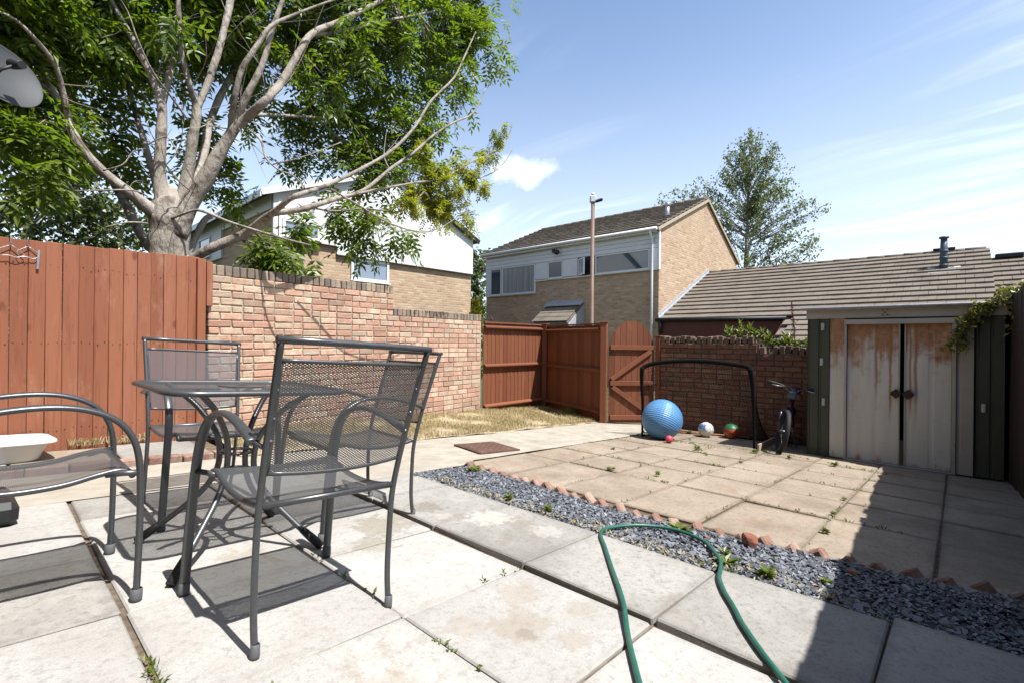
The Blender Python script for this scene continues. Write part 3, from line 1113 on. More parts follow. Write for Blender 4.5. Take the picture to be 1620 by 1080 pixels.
cells.sort(key=lambda c: (LF(c[0]) - Vector((0, 0, .9 - c[1]))).length)
far = MB()
for i, (s, zc, ln) in enumerate(cells):
    p = LF(s, -.0425 + br.uniform(-.004, .006), zc + br.uniform(-.002, .002)) - LW0
    rot = (br.uniform(-.012, .012), br.uniform(-.008, .008), AF + br.uniform(-.012, .012))
    key = min(bmW, key=lambda q: abs(q - ln))
    if i < 299:
        o = obj('brick', bmW[key][i % 3], MAT['brick_warm'], lwall)
        o.location = p
        o.rotation_euler = rot
    else:
        v, f = chbox((ln, .10, .0655), .004)
        M = Matrix.Translation(p) @ Matrix.Rotation(rot[2], 4, 'Z')
        far.add([M @ Vector(q) for q in v], f)
o = far.build('brickwork', MAT['brick_warm'], lwall)
o['kind'] = 'stuff'
cb = [piece_mesh('coping_brick', (.0655, .218, .104), .006, .004, q) for q in range(4)]
for a, b, t in ((S0, S1, T_TALL), (S1 + .012, S2, T_LOW)):
    n = int((b - a) / .0755)
    for k in range(n):
        p = LF(a + .036 + k * (b - a - .07) / (n - 1), -.104 + br.uniform(-.004, .004), t - .052 + br.uniform(-.004, .003)) - LW0
        o = obj('coping_brick', cb[k % 4], MAT['brick_cope'], lwall)
        o.location = p
        o.rotation_euler = (br.uniform(-.02, .02), br.uniform(-.025, .025), AF + br.uniform(-.02, .02))

# ------------------------------------------------------------------ rear fence panels, posts, gate
def fpanel(name, label, A, B, zt, zb, cat='fence', flip=1):
    A, B = Vector((*A, 0)), Vector((*B, 0))
    d = (B - A)
    L = d.length
    d.normalize()
    nrm = Vector((d.y, -d.x, 0)) * flip
    ang = math.atan2(d.y, d.x)
    t = thing(name, label, cat, (A.x, A.y, zb), (0, 0, ang))
    n = int(L / .098)
    bwid = L / n
    pm = [piece_mesh('board', (bwid + .012, .012, zt - zb - .03), .002, .0015, 70 + q) for q in range(3)]
    for k in range(n):
        o = obj('board', pm[k % 3], MAT['panel_wood'], t)
        o.location = ((k + .5) * bwid, .012 * flip, (zt - zb) / 2 - .01 + fr.uniform(-.004, .004))
        o.rotation_euler = (0, fr.uniform(-.004, .004), .09 + fr.uniform(-.01, .01))
    for hz in (.17, .60 * 0 + (zt - zb) * .5 + .05, (zt - zb) - .10):
        m_ = MB()
        poly = [(-.005, -.045), (-.062, -.006), (-.062, .012), (-.005, .04)]
        m_.prism([(p[0] * flip, p[1] + hz) for p in poly], 0, .0, L)
        m_.build('rail', MAT['panel_wood'], t)
    m_ = MB()
    m_.bar((0, 0, zt - zb - .008), (L, 0, zt - zb - .008), .05, .022)
    m_.build('capping', MAT['panel_wood'], t)
    return t


def fpost(label, x, y, zt, zb, w=.1, rz=0.0, chm=.006):
    m_ = MB()
    m_.box((0, 0, (zt - zb) / 2), (w, w, zt - zb), None, chm)
    m_.box((0, 0, zt - zb + .009), (w + .02, w + .02, .018), None, .004)
    o = m_.build('fence_post', MAT['panel_wood'])
    o.location = (x, y, zb)
    o.rotation_euler = (0, 0, rz)
    return tag(o, label, 'fence post')


CN = (7.49, 6.04)
P2 = (6.83, 4.255)
fpanel('board_fence', 'sunlit red brown fence panel joining the end of the brick wall', (5.82, 6.035), (7.44, 6.04), 1.235, -.40)
fpanel('board_fence', 'shaded red brown fence panel between the corner post and the gate post', (7.47, 5.99), (6.86, 4.31), 1.215, -.42, flip=1)
fpost('corner fence post between the sunlit and the shaded panel', CN[0] - .05, CN[1] - .07, 1.235, -.5, .10, .2)
fpost('thick fence post on which the round topped gate hangs', P2[0], P2[1], 1.215, -.5, .105, .38)
fpost('slim post between the round topped gate and the shaded wall', 7.43, 3.60, 1.0, -.5, .075, .1)

GA, GB = Vector((6.872, 4.185, 0)), Vector((7.405, 3.655, 0))
gd = (GB - GA)
GL = gd.length
gd.normalize()
gate = thing('garden_gate', 'round topped red brown wooden gate beside the shaded brick wall', 'gate', (GA.x, GA.y, -.40), (0, 0, math.atan2(gd.y, gd.x)))


def arch(u):
    """height of the gate top above its foot at fraction u of its width"""
    t = (u - .5) * 2
    return 1.10 + .555 * math.sqrt(max(0, 1 - (abs(t) / 1.03) ** 2))


nb = 8
for k in range(nb):
    a, b = k / nb, (k + 1) / nb
    xa, xb = a * GL + .003, b * GL - .003
    poly = [(xa, .0)] + [(xb, .0)]
    top = [(xa + (xb - xa) * q / 4, arch(a + (b - a) * q / 4)) for q in range(4, -1, -1)]
    m_ = MB()
    m_.prism([(p[0], p[1]) for p in poly + top], 1, .006, .024)
    m_.build('board', MAT['panel_wood'], gate)
for z in (.085, .52 + .12, 1.22):
    m_ = MB()
    m_.bar((.02, -.012, z), (GL - .02, -.012, z), .032, .075, ch=.003)
    m_.build('rail', MAT['panel_wood'], gate)
for (a, b) in (((.04, .70), (GL - .06, 1.17)), ((.06, .58), (GL - .06, .13))):
    m_ = MB()
    m_.bar((a[0], -.0135, a[1]), (b[0], -.0135, b[1]), .028, .07, ch=.003)
    m_.build('brace', MAT['panel_wood'], gate)
m_ = MB()
m_.bar((GL - .16, -.045, .62), (GL + .04, -.045, .62), .012, .02)
m_.tube([(GL - .1, -.03, .62), (GL - .1, -.075, .62)], .009, 8)
m_.build('latch', MAT['black_plastic'], gate)

# ------------------------------------------------------------------ shaded brick wall on the right
XR = 7.42
rwall = thing('brick_wall', 'shaded dull red brick wall behind the goal with a crumbling stepped top', 'brick wall', (XR, 3.56, -.5))
RW0 = rwall.location.copy()
YR0, YR1, YRS = 3.555, 1.02, 2.075
T1, T2 = 1.005, .875
m_ = MB()
for a, b, t in ((YR0, YRS, T1 - .11), (YRS, YR1 - 1.6, T2 - .11)):
    m_.box((.112, (a + b) / 2 - RW0.y, (t - .62) / 2 - RW0.z), (.205, a - b - .004, t + .62))
m_.build('mortar', MAT['mortar_dark'], rwall)
cells = []
for row in range(21):
    zc = T1 - .108 - CH * row - CH / 2
    y_end = YR1
    y = YR0 if row >= 2 else YR0
    y_stop = YRS if zc > T2 - .13 else YR1
    first = True
    while y > y_stop + .03:
        ln = (.2155 if row % 2 == 0 else .1025) if first else (.1025 if br.random() < .16 else .2155)
        if y - ln < y_stop:
            ln = .1025 if y - y_stop < .16 else .16
        cells.append((y - ln / 2, zc, ln))
        first = False
        y -= ln + .0095
cells = [c for c in cells if c[1] > -.55]
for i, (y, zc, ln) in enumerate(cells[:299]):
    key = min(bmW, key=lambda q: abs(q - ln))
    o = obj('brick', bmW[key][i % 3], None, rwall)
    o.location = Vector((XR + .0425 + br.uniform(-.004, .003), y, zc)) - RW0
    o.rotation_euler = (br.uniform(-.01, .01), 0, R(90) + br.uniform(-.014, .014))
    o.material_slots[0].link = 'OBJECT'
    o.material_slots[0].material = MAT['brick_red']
for a, b, t in ((YR0, YRS, T1), (YRS - .01, YR1, T2)):
    n = int((a - b) / .079)
    for k in range(n):
        y = a - .038 - k * (a - b - .07) / (n - 1)
        if br.random() < .05:
            continue
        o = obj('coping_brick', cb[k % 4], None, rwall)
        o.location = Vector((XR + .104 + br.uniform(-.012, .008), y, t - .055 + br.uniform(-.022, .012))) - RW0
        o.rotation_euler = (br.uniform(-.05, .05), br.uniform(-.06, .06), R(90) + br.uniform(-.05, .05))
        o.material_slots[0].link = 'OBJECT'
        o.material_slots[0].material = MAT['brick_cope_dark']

# ------------------------------------------------------------------ boundary fence on the right (throws the broad shade)
rfence = thing('board_fence', 'dark vertical board fence at the right edge beside the shed', 'fence', (0, -.60, 0))
dfm = [piece_mesh('board', (.152, .02, 1.80), .003, .003, 90 + q) for q in range(4)]
x = -1.4
k = 0
while x < 9.4:
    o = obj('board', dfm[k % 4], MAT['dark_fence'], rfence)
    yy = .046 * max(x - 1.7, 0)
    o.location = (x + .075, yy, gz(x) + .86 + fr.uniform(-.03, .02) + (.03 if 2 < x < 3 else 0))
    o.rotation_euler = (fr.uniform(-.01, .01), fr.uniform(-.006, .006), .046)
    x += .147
    k += 1
for h in (.3, 1.3):
    m_ = MB()
    m_.bar((-1.4, -.05, h), (1.0, -.05, h - .06), .05, .07)
    m_.bar((1.0, -.05, h - .06), (9.3, -.05 + .35, h - .55), .05, .07)
    m_.build('rail', MAT['dark_fence'], rfence)

# ------------------------------------------------------------------ houses
def roof_tiles(parent, mat, origin, along_, upslope, n_cols, n_rows, tw, gauge, limit=300, seed=1, skip=None, name='roof_tile'):
    """tiles of their own, lapped course on course; the farthest past the limit are joined"""
    a = Vector(along_).normalized()
    u = Vector(upslope).normalized()
    nrm = a.cross(u)
    if nrm.z < 0:
        nrm = -nrm
    B = Matrix((a, u, nrm)).transposed().to_4x4()
    r_ = random.Random(seed)
    TH_ = .055
    ms = [piece_mesh(name, (tw - .006, gauge + .06, TH_), .004, .003, seed * 10 + q) for q in range(4)]
    cells = []
    for rr_ in range(n_rows):
        odd = rr_ % 2
        for c in range(n_cols + odd):
            wd = 1.0
            ca = c * tw + tw / 2 - (tw / 2 if odd else 0)
            if odd and c == 0:
                ca, wd = tw / 4, .5
            elif odd and c == n_cols:
                ca, wd = n_cols * tw - tw / 4, .5
            if skip and skip(rr_, c, ca):
                continue
            P = Vector(origin) + a * ca + u * (rr_ * gauge + gauge / 2 + .03) + nrm * .044
            cells.append((P, rr_, c, wd))
    cells.sort(key=lambda q: (q[0] - Vector((0, 0, .9))).length)
    rest = MB()
    inv = parent.matrix_basis.inverted() if True else None
    for i, (P, rr_, c, wd) in enumerate(cells):
        M = Matrix.Translation(P) @ B @ Matrix.Rotation(-.135 + r_.uniform(-.007, .007), 4, 'X') @ Matrix.Rotation(r_.uniform(-.004, .004), 4, 'Z') @ Matrix.Diagonal((wd, 1, 1, 1))
        if i < limit:
            obj(name, ms[(i * 7 + rr_) % 4], mat, parent, mtx=inv @ M)
        else:
            v, f = chbox((tw - .006, gauge + .06, TH_), .0)
            rest.add([inv @ M @ Vector(q) for q in v], f)
    if rest.v:
        o = rest.build(name + '_field', mat, parent)
        o['kind'] = 'stuff'


def wbox(parent, name, mat, x0, x1, y0, y1, z0, z1, ch=0.0):
    """a box given in world extents, child of an unrotated thing"""
    m_ = MB()
    c = Vector(((x0 + x1) / 2, (y0 + y1) / 2, (z0 + z1) / 2)) - parent.location
    m_.box(c, (abs(x1 - x0), abs(y1 - y0), abs(z1 - z0)), None, ch)
    return m_.build(name, mat, parent)


def window_x(parent, x, y0, y1, z0, z1, pane_mat, fw=.05, proud=.03, mull=()):
    """window in a wall facing -X"""
    m_ = MB()
    L = parent.location
    ym, zm = (y0 + y1) / 2 - L.y, (z0 + z1) / 2 - L.z
    xx = x - proud / 2 - L.x
    d = proud + .03
    m_.box((xx, y0 + fw / 2 - L.y, zm), (d, fw, z1 - z0), None, .006)
    m_.box((xx, y1 - fw / 2 - L.y, zm), (d, fw, z1 - z0), None, .006)
    m_.box((xx, ym, z0 + fw / 2 - L.z), (d, y1 - y0 - 2 * fw, fw), None, .006)
    m_.box((xx, ym, z1 - fw / 2 - L.z), (d, y1 - y0 - 2 * fw, fw), None, .006)
    for q in mull:
        m_.box((xx, q - L.y, zm), (d - .004, fw * .9, z1 - z0 - 2 * fw), None, .006)
    f = m_.build('window', MAT['white_frame'], parent)
    m_ = MB()
    m_.box((xx + .004, ym, zm), (.012, y1 - y0 - 2 * fw + .01, z1 - z0 - 2 * fw + .01))
    p = m_.build('pane', pane_mat, f)
    m_ = MB()
    m_.box((xx - .03, ym, z0 - .018 - L.z), (.10, y1 - y0 + .05, .03), None, .005)
    m_.build('sill', MAT['white_frame'], f)
    return f


own = thing('brick_house', 'unseen brick house wall added outside the left edge to cut the open sky', 'house', (-.62, -3.5, -.1))  # out-of-view terrace wall, added to block sky fill; carries the dish
OL = own.location.copy()
m_ = MB()
m_.box(Vector((-.77, -2.5, 2.45)) - OL, (.28, 24.0, 5.3))
m_.build('wall', MAT['brick_buff'], own)
m_ = MB()
for (yy, zz_, wy, wz) in ((-.35, 1.0, .07, 2.0), (2.05, 1.0, .07, 2.0), (.85, 2.0, 2.33, .07), (.85, .05, 2.33, .07), (.85, 1.0, .07, 1.86)):
    m_.box(Vector((-.60, yy, zz_ + .02)) - OL, (.06, wy, wz), None, .006)
pd_ = m_.build('patio_door', MAT['white_frame'], own)  # unseen door, added to dress that wall
m_ = MB()
m_.box(Vector((-.605, .85, 1.02)) - OL, (.02, 2.33, 1.86))
m_.build('pane', MAT['pane'], pd_)

HX, HY0, HY1 = 14.57, 7.07, 14.98
house = thing('brick_house', 'two storey brown brick house with a white boarded upper front and open window', 'house', (HX, HY0, -.8))
HL = house.location.copy()
m_ = MB()
prof = [(HX, -.9), (21.9, -.9), (21.9, 4.42), (18.5, 6.30), (HX, 4.52)]
m_.prism([(p[0] - HL.x, p[1] - HL.z) for p in prof], 1, 0.0, HY1 - HY0)
m_.build('wall', MAT['brick_buff'], house)
# white boarding: boards across the top, panels between the windows
bz = [3.955, 4.10, 4.245, 4.39, 4.53]
for i in range(4):
    wbox(house, 'cladding_board', MAT['white_board'], HX - .052 + .004 * (i % 2), HX - .002, HY0 + .0, HY1, bz[i] + .004, bz[i + 1] - .004, .004)
for (a, b, z0) in ((14.72, 14.98, 2.80), (11.60, 12.20, 3.29), (10.20, 10.86, 3.29), (7.09, 7.36, 3.27)):
    wbox(house, 'cladding_panel', MAT['white_board'], HX - .045, HX - .002, a, b, z0 + .02, 3.95, .004)
wbox(house, 'cladding_skirt', MAT['white_frame'], HX - .06, HX - .002, 7.08, 12.19, 3.235, 3.285, .004)
wbox(house, 'cladding_skirt', MAT['white_frame'], HX - .06, HX - .002, 12.20, 14.97, 2.765, 2.815, .004)
wbox(house, 'corner_board', MAT['white_frame'], HX - .058, HX + .03, 7.03, 7.085, 3.24, 4.52, .004)
window_x(house, HX, 12.21, 14.02, 2.82, 3.95, MAT['curtain'])
window_x(house, HX, 14.06, 14.71, 2.82, 3.95, MAT['pane'])
window_x(house, HX, 10.87, 11.59, 3.29, 3.95, MAT['pane_obscure'])
window_x(house, HX, 7.37, 9.45, 3.28, 3.95, MAT['pane'])
# the open casement and a black sheet painting the unlit room behind it
wbox(house, 'opening_shade', MAT['black_plastic'], HX - .012, HX - .001, 9.47, 10.18, 3.30, 3.95)
cas = MB()
hin = Vector((HX - .06, 10.13, 3.60)) - HL
dirv = Vector((-.24, -.40, 0)).normalized()
Wd, Ht = .46, .60
for off, hh in ((0.0225, Ht), (Wd - .0225, Ht)):
    cas.bar(hin + dirv * off + Vector((0, 0, -hh / 2)), hin + dirv * off + Vector((0, 0, hh / 2)), .045, .045, upv=dirv)
for zc in (-Ht / 2 + .0225, Ht / 2 - .0225):
    cas.bar(hin + dirv * .045 + Vector((0, 0, zc)), hin + dirv * (Wd - .045) + Vector((0, 0, zc)), .044, .044)
c_ = cas.build('casement', MAT['white_frame'], house)
cp = MB()
cp.bar(hin + dirv * .04, hin + dirv * (Wd - .04), .012, Ht - .08)
cp.build('pane', MAT['pane_light'], c_)
# roof
rf = MB()
rf.prism([(HX - .22 - HL.x, 4.50 - HL.z), (18.5 - HL.x, 6.31 - HL.z), (22.1 - HL.x, 4.33 - HL.z), (22.1 - HL.x, 4.36 - HL.z), (18.5 - HL.x, 6.35 - HL.z), (HX - .22 - HL.x, 4.54 - HL.z)], 1, -.06, HY1 - HY0 + .12)
rf.build('roof', MAT['tile'], house)
su = Vector((18.5 - HX + .22, 0, 6.35 - 4.54))
roof_tiles(house, MAT['tile'], (HX - .25, HY0 - .07, 4.55), (0, 1, 0), su, 25, 12, .322, su.length / 12, seed=3)
su2 = Vector((18.5 - 22.1, 0, 6.35 - 4.36))
rdg = MB()
for i in range(18):
    y0 = -.06 + i * .449
    rdg.tube([(18.5 - HL.x, y0, 6.40 - HL.z), (18.5 - HL.x, y0 + .442, 6.40 - HL.z + .006 * (i % 2))], .10, 10, refv=(1, 0, 0), ry=.07)
rdg.build('ridge', MAT['tile'], house)
vg = MB()
vg.bar((HX - .22 - HL.x, -.075, 4.50 - HL.z), (18.5 - HL.x, -.075, 6.31 - HL.z), .035, .09)
vg.bar((18.5 - HL.x, -.075, 6.31 - HL.z), (22.1 - HL.x, -.075, 4.33 - HL.z), .035, .09)
vg.build('verge', MAT['mortar'], house)
gt = MB()
gt.tube([(HX - .27 - HL.x, -.05, 4.52 - HL.z), (HX - .27 - HL.x, HY1 - HY0 + .08, 4.55 - HL.z)], .055, 10)
gt.build('gutter', MAT['white_frame'], house)
fc = MB()
fc.bar((HX - .20 - HL.x, .0, 4.475 - HL.z), (HX - .20 - HL.x, HY1 - HY0, 4.475 - HL.z), .02, .10)
fc.bar((HX - .1 - HL.x, .0, 4.44 - HL.z), (HX - .1 - HL.x, HY1 - HY0, 4.44 - HL.z), .20, .012)
fc.build('fascia', MAT['white_frame'], house)
dp = MB()
yd = 7.255
dp.tube([(HX - .25 - HL.x, yd - HL.y, 4.50 - HL.z), (HX - .24 - HL.x, yd - HL.y, 4.38 - HL.z), (HX - .12 - HL.x, yd - HL.y, 4.22 - HL.z),
         (HX - .11 - HL.x, yd - HL.y, 3.0 - HL.z), (HX - .11 - HL.x, yd - HL.y, .0)], .04, 10)
dp.build('downpipe', MAT['white_frame'], house)
fl = MB()
fx, fy, fz = 15.75, 7.35, 5.03
fl.tube([(fx - HL.x, fy - HL.y, fz - .1 - HL.z), (fx - HL.x, fy - HL.y, fz + .62 - HL.z)], .075, 14)
fl.lathe([(.0, .66), (.08, .66), (.095, .62), (.095, .55), (.078, .53)], 14, (fx - HL.x, fy - HL.y, fz - HL.z))
fl.box((fx - HL.x, fy - HL.y, fz + .01 - HL.z), (.42, .36, .03), Matrix.Rotation(-.43, 3, 'Y'))
fl.build('flue_pipe', MAT['zinc'], house)
sl = MB()
sl.tube([(HX - .05 - HL.x, 11.13 - HL.y, 4.28 - HL.z), (HX - .16 - HL.x, 11.18 - HL.y, 4.28 - HL.z)], .035, 10)
sl.lathe([(.0, .12), (.085, .12), (.10, .06), (.09, .0), (.0, -.01)], 16, (HX - .17 - HL.x, 11.02 - HL.y, 4.24 - HL.z), Matrix.Rotation(R(-100), 3, 'Y'))
sl.box((HX - .14 - HL.x, 11.24 - HL.y, 4.31 - HL.z), (.10, .10, .13), None, .02)
sl.build('floodlight', MAT['black_plastic'], house)
ab = MB()
ab.box((HX - .006 - HL.x, 11.25 - HL.y, 2.72 - HL.z), (.016, .23, .08), None, .003)
ab.build('air_brick', MAT['lead'], house)
# porch canopy: tiled lean-to hood
cn = MB()
cn.prism([(HX - .002 - HL.x, 2.30 - HL.z), (HX - .002 - HL.x, 2.17 - HL.z), (HX - .95 - HL.x, 1.50 - HL.z), (HX - .95 - HL.x, 1.58 - HL.z)], 1, 9.95 - HL.y, 11.6 - HL.y)
cano = cn.build('porch_canopy', MAT['tile'], house)
tcm = [piece_mesh('canopy_tile', (.31, .33, .025), .004, .003, 40 + q) for q in range(3)]
cu = Vector((.93, 0, .70)).normalized()
cB = Matrix((Vector((0, 1, 0)), cu, Vector((0, 1, 0)).cross(cu) * -1)).transposed()
for rr_ in range(3):
    for c in range(5):
        p = Vector((HX - .95, 10.14 + c * .318, 1.60)) + cu * (.16 + rr_ * .27) + Vector((-.6, 0, .8)) * .035 - HL
        obj('canopy_tile', tcm[(rr_ + c) % 3], MAT['tile'], cano, mtx=Matrix.Translation(p) @ Matrix((Vector((0, 1, 0)), cu, Vector((-.6, 0, .8)))).transposed().to_4x4() @ Matrix.Rotation(-.06, 4, 'X'))
fs_ = MB()
fs_.bar((HX - .015 - HL.x, 9.93 - HL.y, 2.36 - HL.z), (HX - .015 - HL.x, 11.62 - HL.y, 2.36 - HL.z), .03, .16)
fs_.bar((HX - .12 - HL.x, 9.93 - HL.y, 2.29 - HL.z), (HX - .12 - HL.x, 11.62 - HL.y, 2.29 - HL.z), .22, .02, upv=(-.6, 0, .8))
fs_.build('lead_flashing', MAT['lead'], cano)
sd = MB()
sd.prism([(HX - .004 - HL.x, 2.25 - HL.z), (HX - .004 - HL.x, 1.40 - HL.z), (HX - .93 - HL.x, 1.40 - HL.z), (HX - .93 - HL.x, 1.52 - HL.z)], 1, 9.92 - HL.y, 9.955 - HL.y)
sd.build('canopy_cheek', MAT['lead'], cano)

# low roofed building joined to the gable
low_b = thing('bungalow', 'low building under a long brown tiled roof joined to the brick gable', 'bungalow', (HX, -.55, -.8))
LL = low_b.location.copy()
EX, EZ, RX, RZ = 14.60, 1.60, 18.75, 3.55
m_ = MB()
m_.prism([(p[0] - LL.x, p[1] - LL.z) for p in ((EX + .12, -.9), (22, -.9), (22, 1.7), (RX, 3.44), (EX + .12, 1.52))], 1, 0.03, HY0 - LL.y - .004)
m_.build('wall', MAT['brick_buff'], low_b)
m_ = MB()
m_.prism([(p[0] - LL.x, p[1] - LL.z) for p in ((EX, EZ - .05), (RX, RZ - .05), (22.2, 1.6), (22.2, 1.64), (RX, RZ), (EX, EZ))], 1, 0.0, HY0 - LL.y - .004)
m_.build('roof', MAT['tile'], low_b)
su = Vector((RX - EX, 0, RZ - EZ))
roof_tiles(low_b, MAT['tile'], (EX - .03, -.62, EZ + .0), (0, 1, 0), su, 23, 13, .334, su.length / 13, seed=4, skip=lambda r, c, ca: ca > 7.6)
# the part of the roof that runs further down
ext = su.normalized() * -1.56
EX2, EZ2 = EX + ext.x, EZ + ext.z
m_ = MB()
m_.prism([(p[0] - LL.x, p[1] - LL.z) for p in ((EX + .02, EZ - .05), (EX2, EZ2 - .05), (EX2, EZ2), (EX + .02, EZ))], 1, 0.0, 3.40 - LL.y)
m_.build('roof', MAT['tile'], low_b)
m_ = MB()
su_n = su.normalized()
Bm = Matrix((Vector((0, 1, 0)), su_n, Vector((-su_n.z, 0, su_n.x)))).transposed().to_4x4()
for rr_ in range(5):
    for c in range(7):
        yc = 3.40 - .167 - c * .334 - (.0 if rr_ % 2 else .16)
        P = Vector((EX2 - .03, yc, EZ2)) + su_n * (rr_ * .33 + .17) + Vector((-su_n.z, 0, su_n.x)) * .03 - LL
        v, f = chbox((.328 if yc < 3.2 else .30, .39, .042), .003)
        Mx = Matrix.Translation(P) @ Bm @ Matrix.Rotation(-.105, 4, 'X')
        m_.add([Mx @ Vector(q) for q in v], f)
m_.build('lower_roof_tiles', MAT['tile'], low_b)['kind'] = 'stuff'
m_ = MB()
m_.bar((EX - .02 - LL.x, 3.42 - LL.y, EZ - .28 - LL.z), (EX - .02 - LL.x, HY0 - .02 - LL.y, EZ - .28 - LL.z), .03, .56)
m_.build('fascia', MAT['fascia_red'], low_b)
m_ = MB()
m_.prism([(p[0] - LL.x, p[1] - LL.z) for p in ((EX - .04, EZ - .0), (EX - .04, EZ - .26), (EX2, EZ2 - .22), (EX2, EZ2 - .02))], 1, 3.405 - LL.y, 3.435 - LL.y)
m_.build('fascia', MAT['fascia_red'], low_b)
m_ = MB()
m_.tube([(EX - .11 - LL.x, 3.38 - LL.y, EZ - .01 - LL.z), (EX - .11 - LL.x, HY0 + .05 - LL.y, EZ + .03 - LL.z)], .06, 10)
m_.tube([(EX - .1 - LL.x, HY0 - .1 - LL.y, EZ - LL.z), (EX - .06 - LL.x, HY0 - .1 - LL.y, EZ - .4 - LL.z)], .05, 10)
m_.build('gutter', MAT['black_plastic'], low_b)
m_ = MB()
m_.bar((EX - .06 - LL.x, HY0 - .035 - LL.y, EZ + .06 - LL.z), (RX - LL.x, HY0 - .035 - LL.y, RZ + .06 - LL.z), .05, .10)
m_.bar((EX - .06 - LL.x, HY0 - .013 - LL.y, EZ + .14 - LL.z), (RX - LL.x, HY0 - .013 - LL.y, RZ + .14 - LL.z), .02, .16)
m_.build('flashing', MAT['lead'], low_b)
m_ = MB()
for i in range(17):
    y0 = .0 + i * .446
    m_.tube([(RX - LL.x, y0, RZ + .05 - LL.z), (RX - LL.x, y0 + .438, RZ + .05 - LL.z + .006 * (i % 2))], .10, 10, refv=(1, 0, 0), ry=.06)
m_.build('ridge', MAT['tile'], low_b)
m_ = MB()
vp = Vector((17.35, .30, 1.60 + (17.35 - EX) * (RZ - EZ) / (RX - EX))) - LL
m_.tube([vp + Vector((0, 0, -.1)), vp + Vector((0, 0, .52)), vp + Vector((0, 0, .88))], [.085, .085, .07], 14)
for zz_ in (.14, .34, .52):
    m_.lathe([(.085, zz_ - .02), (.10, zz_ - .01), (.10, zz_ + .03), (.085, zz_ + .04)], 14, vp)
m_.lathe([(.0, .93), (.10, .92), (.115, .88), (.075, .86)], 14, vp)
m_.build('vent_pipe', MAT['blue_pipe'], low_b)
m_ = MB()
m_.box(vp + Vector((-.06, 0, .04)), (.5, .62, .02), Matrix.Rotation(-math.atan2(RZ - EZ, RX - EX), 3, 'Y'))
m_.box(vp + Vector((.1, .26, .10)), (.30, .16, .07), Matrix.Rotation(-.44, 3, 'Y'), .02)
m_.box(vp + Vector((.1, -.26, .10)), (.30, .16, .07), Matrix.Rotation(-.44, 3, 'Y'), .02)
m_.build('pipe_flashing', MAT['lead'], low_b)
m_ = MB()
m_.box(Vector((RX, .32, RZ + .13)) - LL, (.26, .48, .06), None, .01)
m_.build('ridge_cap', MAT['black_plastic'], low_b)
m_ = MB()
m_.box(Vector((EX + .10, 2.35 + 1.25, .95)) - LL, (.05, .30, .26), None, .01)
m_.build('wall_box', MAT['white_plastic'], low_b)

# next roof along on the right
nb_ = thing('bungalow', 'next brown tiled roof at the right edge carrying a dark ridge vent', 'bungalow', (HX, -6, -.8))
NL = nb_.location.copy()
m_ = MB()
m_.prism([(p[0] - NL.x, p[1] - NL.z) for p in ((EX + .2, -.9), (22, -.9), (22, 1.4), (RX + .05, 3.10), (EX + .2, 1.2))], 1, 0.03, 5.34)
m_.build('wall', MAT['brick_buff'], nb_)
m_ = MB()
m_.prism([(p[0] - NL.x, p[1] - NL.z) for p in ((EX, EZ - .38), (RX + .05, RZ - .38), (22.2, 1.26), (22.2, 1.30), (RX + .05, RZ - .33), (EX, EZ - .33))], 1, 0.0, 5.36)
m_.build('roof', MAT['tile'], nb_)
roof_tiles(nb_, MAT['tile'], (EX - .03, -6.0 + 5.36 - 8 * .334, EZ - .33), (0, 1, 0), su, 8, 13, .334, su.length / 13, seed=6)
m_ = MB()
for i in range(12):
    m_.tube([(RX + .05 - NL.x, i * .446, RZ - .28 - NL.z), (RX + .05 - NL.x, i * .446 + .438, RZ - .28 - NL.z)], .10, 10, refv=(1, 0, 0), ry=.06)
m_.build('ridge', MAT['tile'], nb_)
m_ = MB()
m_.box(Vector((RX, -1.0, RZ - .20)) - NL, (.30, .55, .12), None, .02)
m_.build('ridge_vent', MAT['black_plastic'], nb_)

# white gabled house on the left
GX0, GX1, GY = 4.77, 11.40, 12.50
wh = thing('brick_house', 'house behind the tree with a bright white gable over buff brick', 'house', (GX0, GY, -.8))
WL = wh.location.copy()
RXW, RZW = 8.15, 5.86
m_ = MB()
pr = [(GX0, -.9), (GX1, -.9), (GX1, 4.38), (RXW, RZW - .04), (GX0, 4.54)]
m_.prism([(p[0] - WL.x, p[1] - WL.z) for p in pr], 1, 0.0, 7.9)
m_.build('wall', MAT['brick_buff'], wh)
m_ = MB()
gp = [(GX0 - .02, 3.44), (6.42, 3.44), (6.42, 3.215), (GX1 + .02, 3.215), (GX1 + .02, 4.38), (RXW, RZW - .04), (GX0 - .02, 4.54)]
m_.prism([(p[0] - WL.x, p[1] - WL.z) for p in gp], 1, -.075, -.003)
m_.build('gable_cladding', MAT['white_board'], wh)
m_ = MB()
m_.bar((6.43 - WL.x, -.05, 3.20 - WL.z), (GX1 - WL.x, -.05, 3.20 - WL.z), .09, .02)
m_.bar((GX0 - WL.x, -.05, 3.425 - WL.z), (6.41 - WL.x, -.05, 3.425 - WL.z), .09, .02)
m_.build('drip_strip', MAT['bark_dark'], wh)
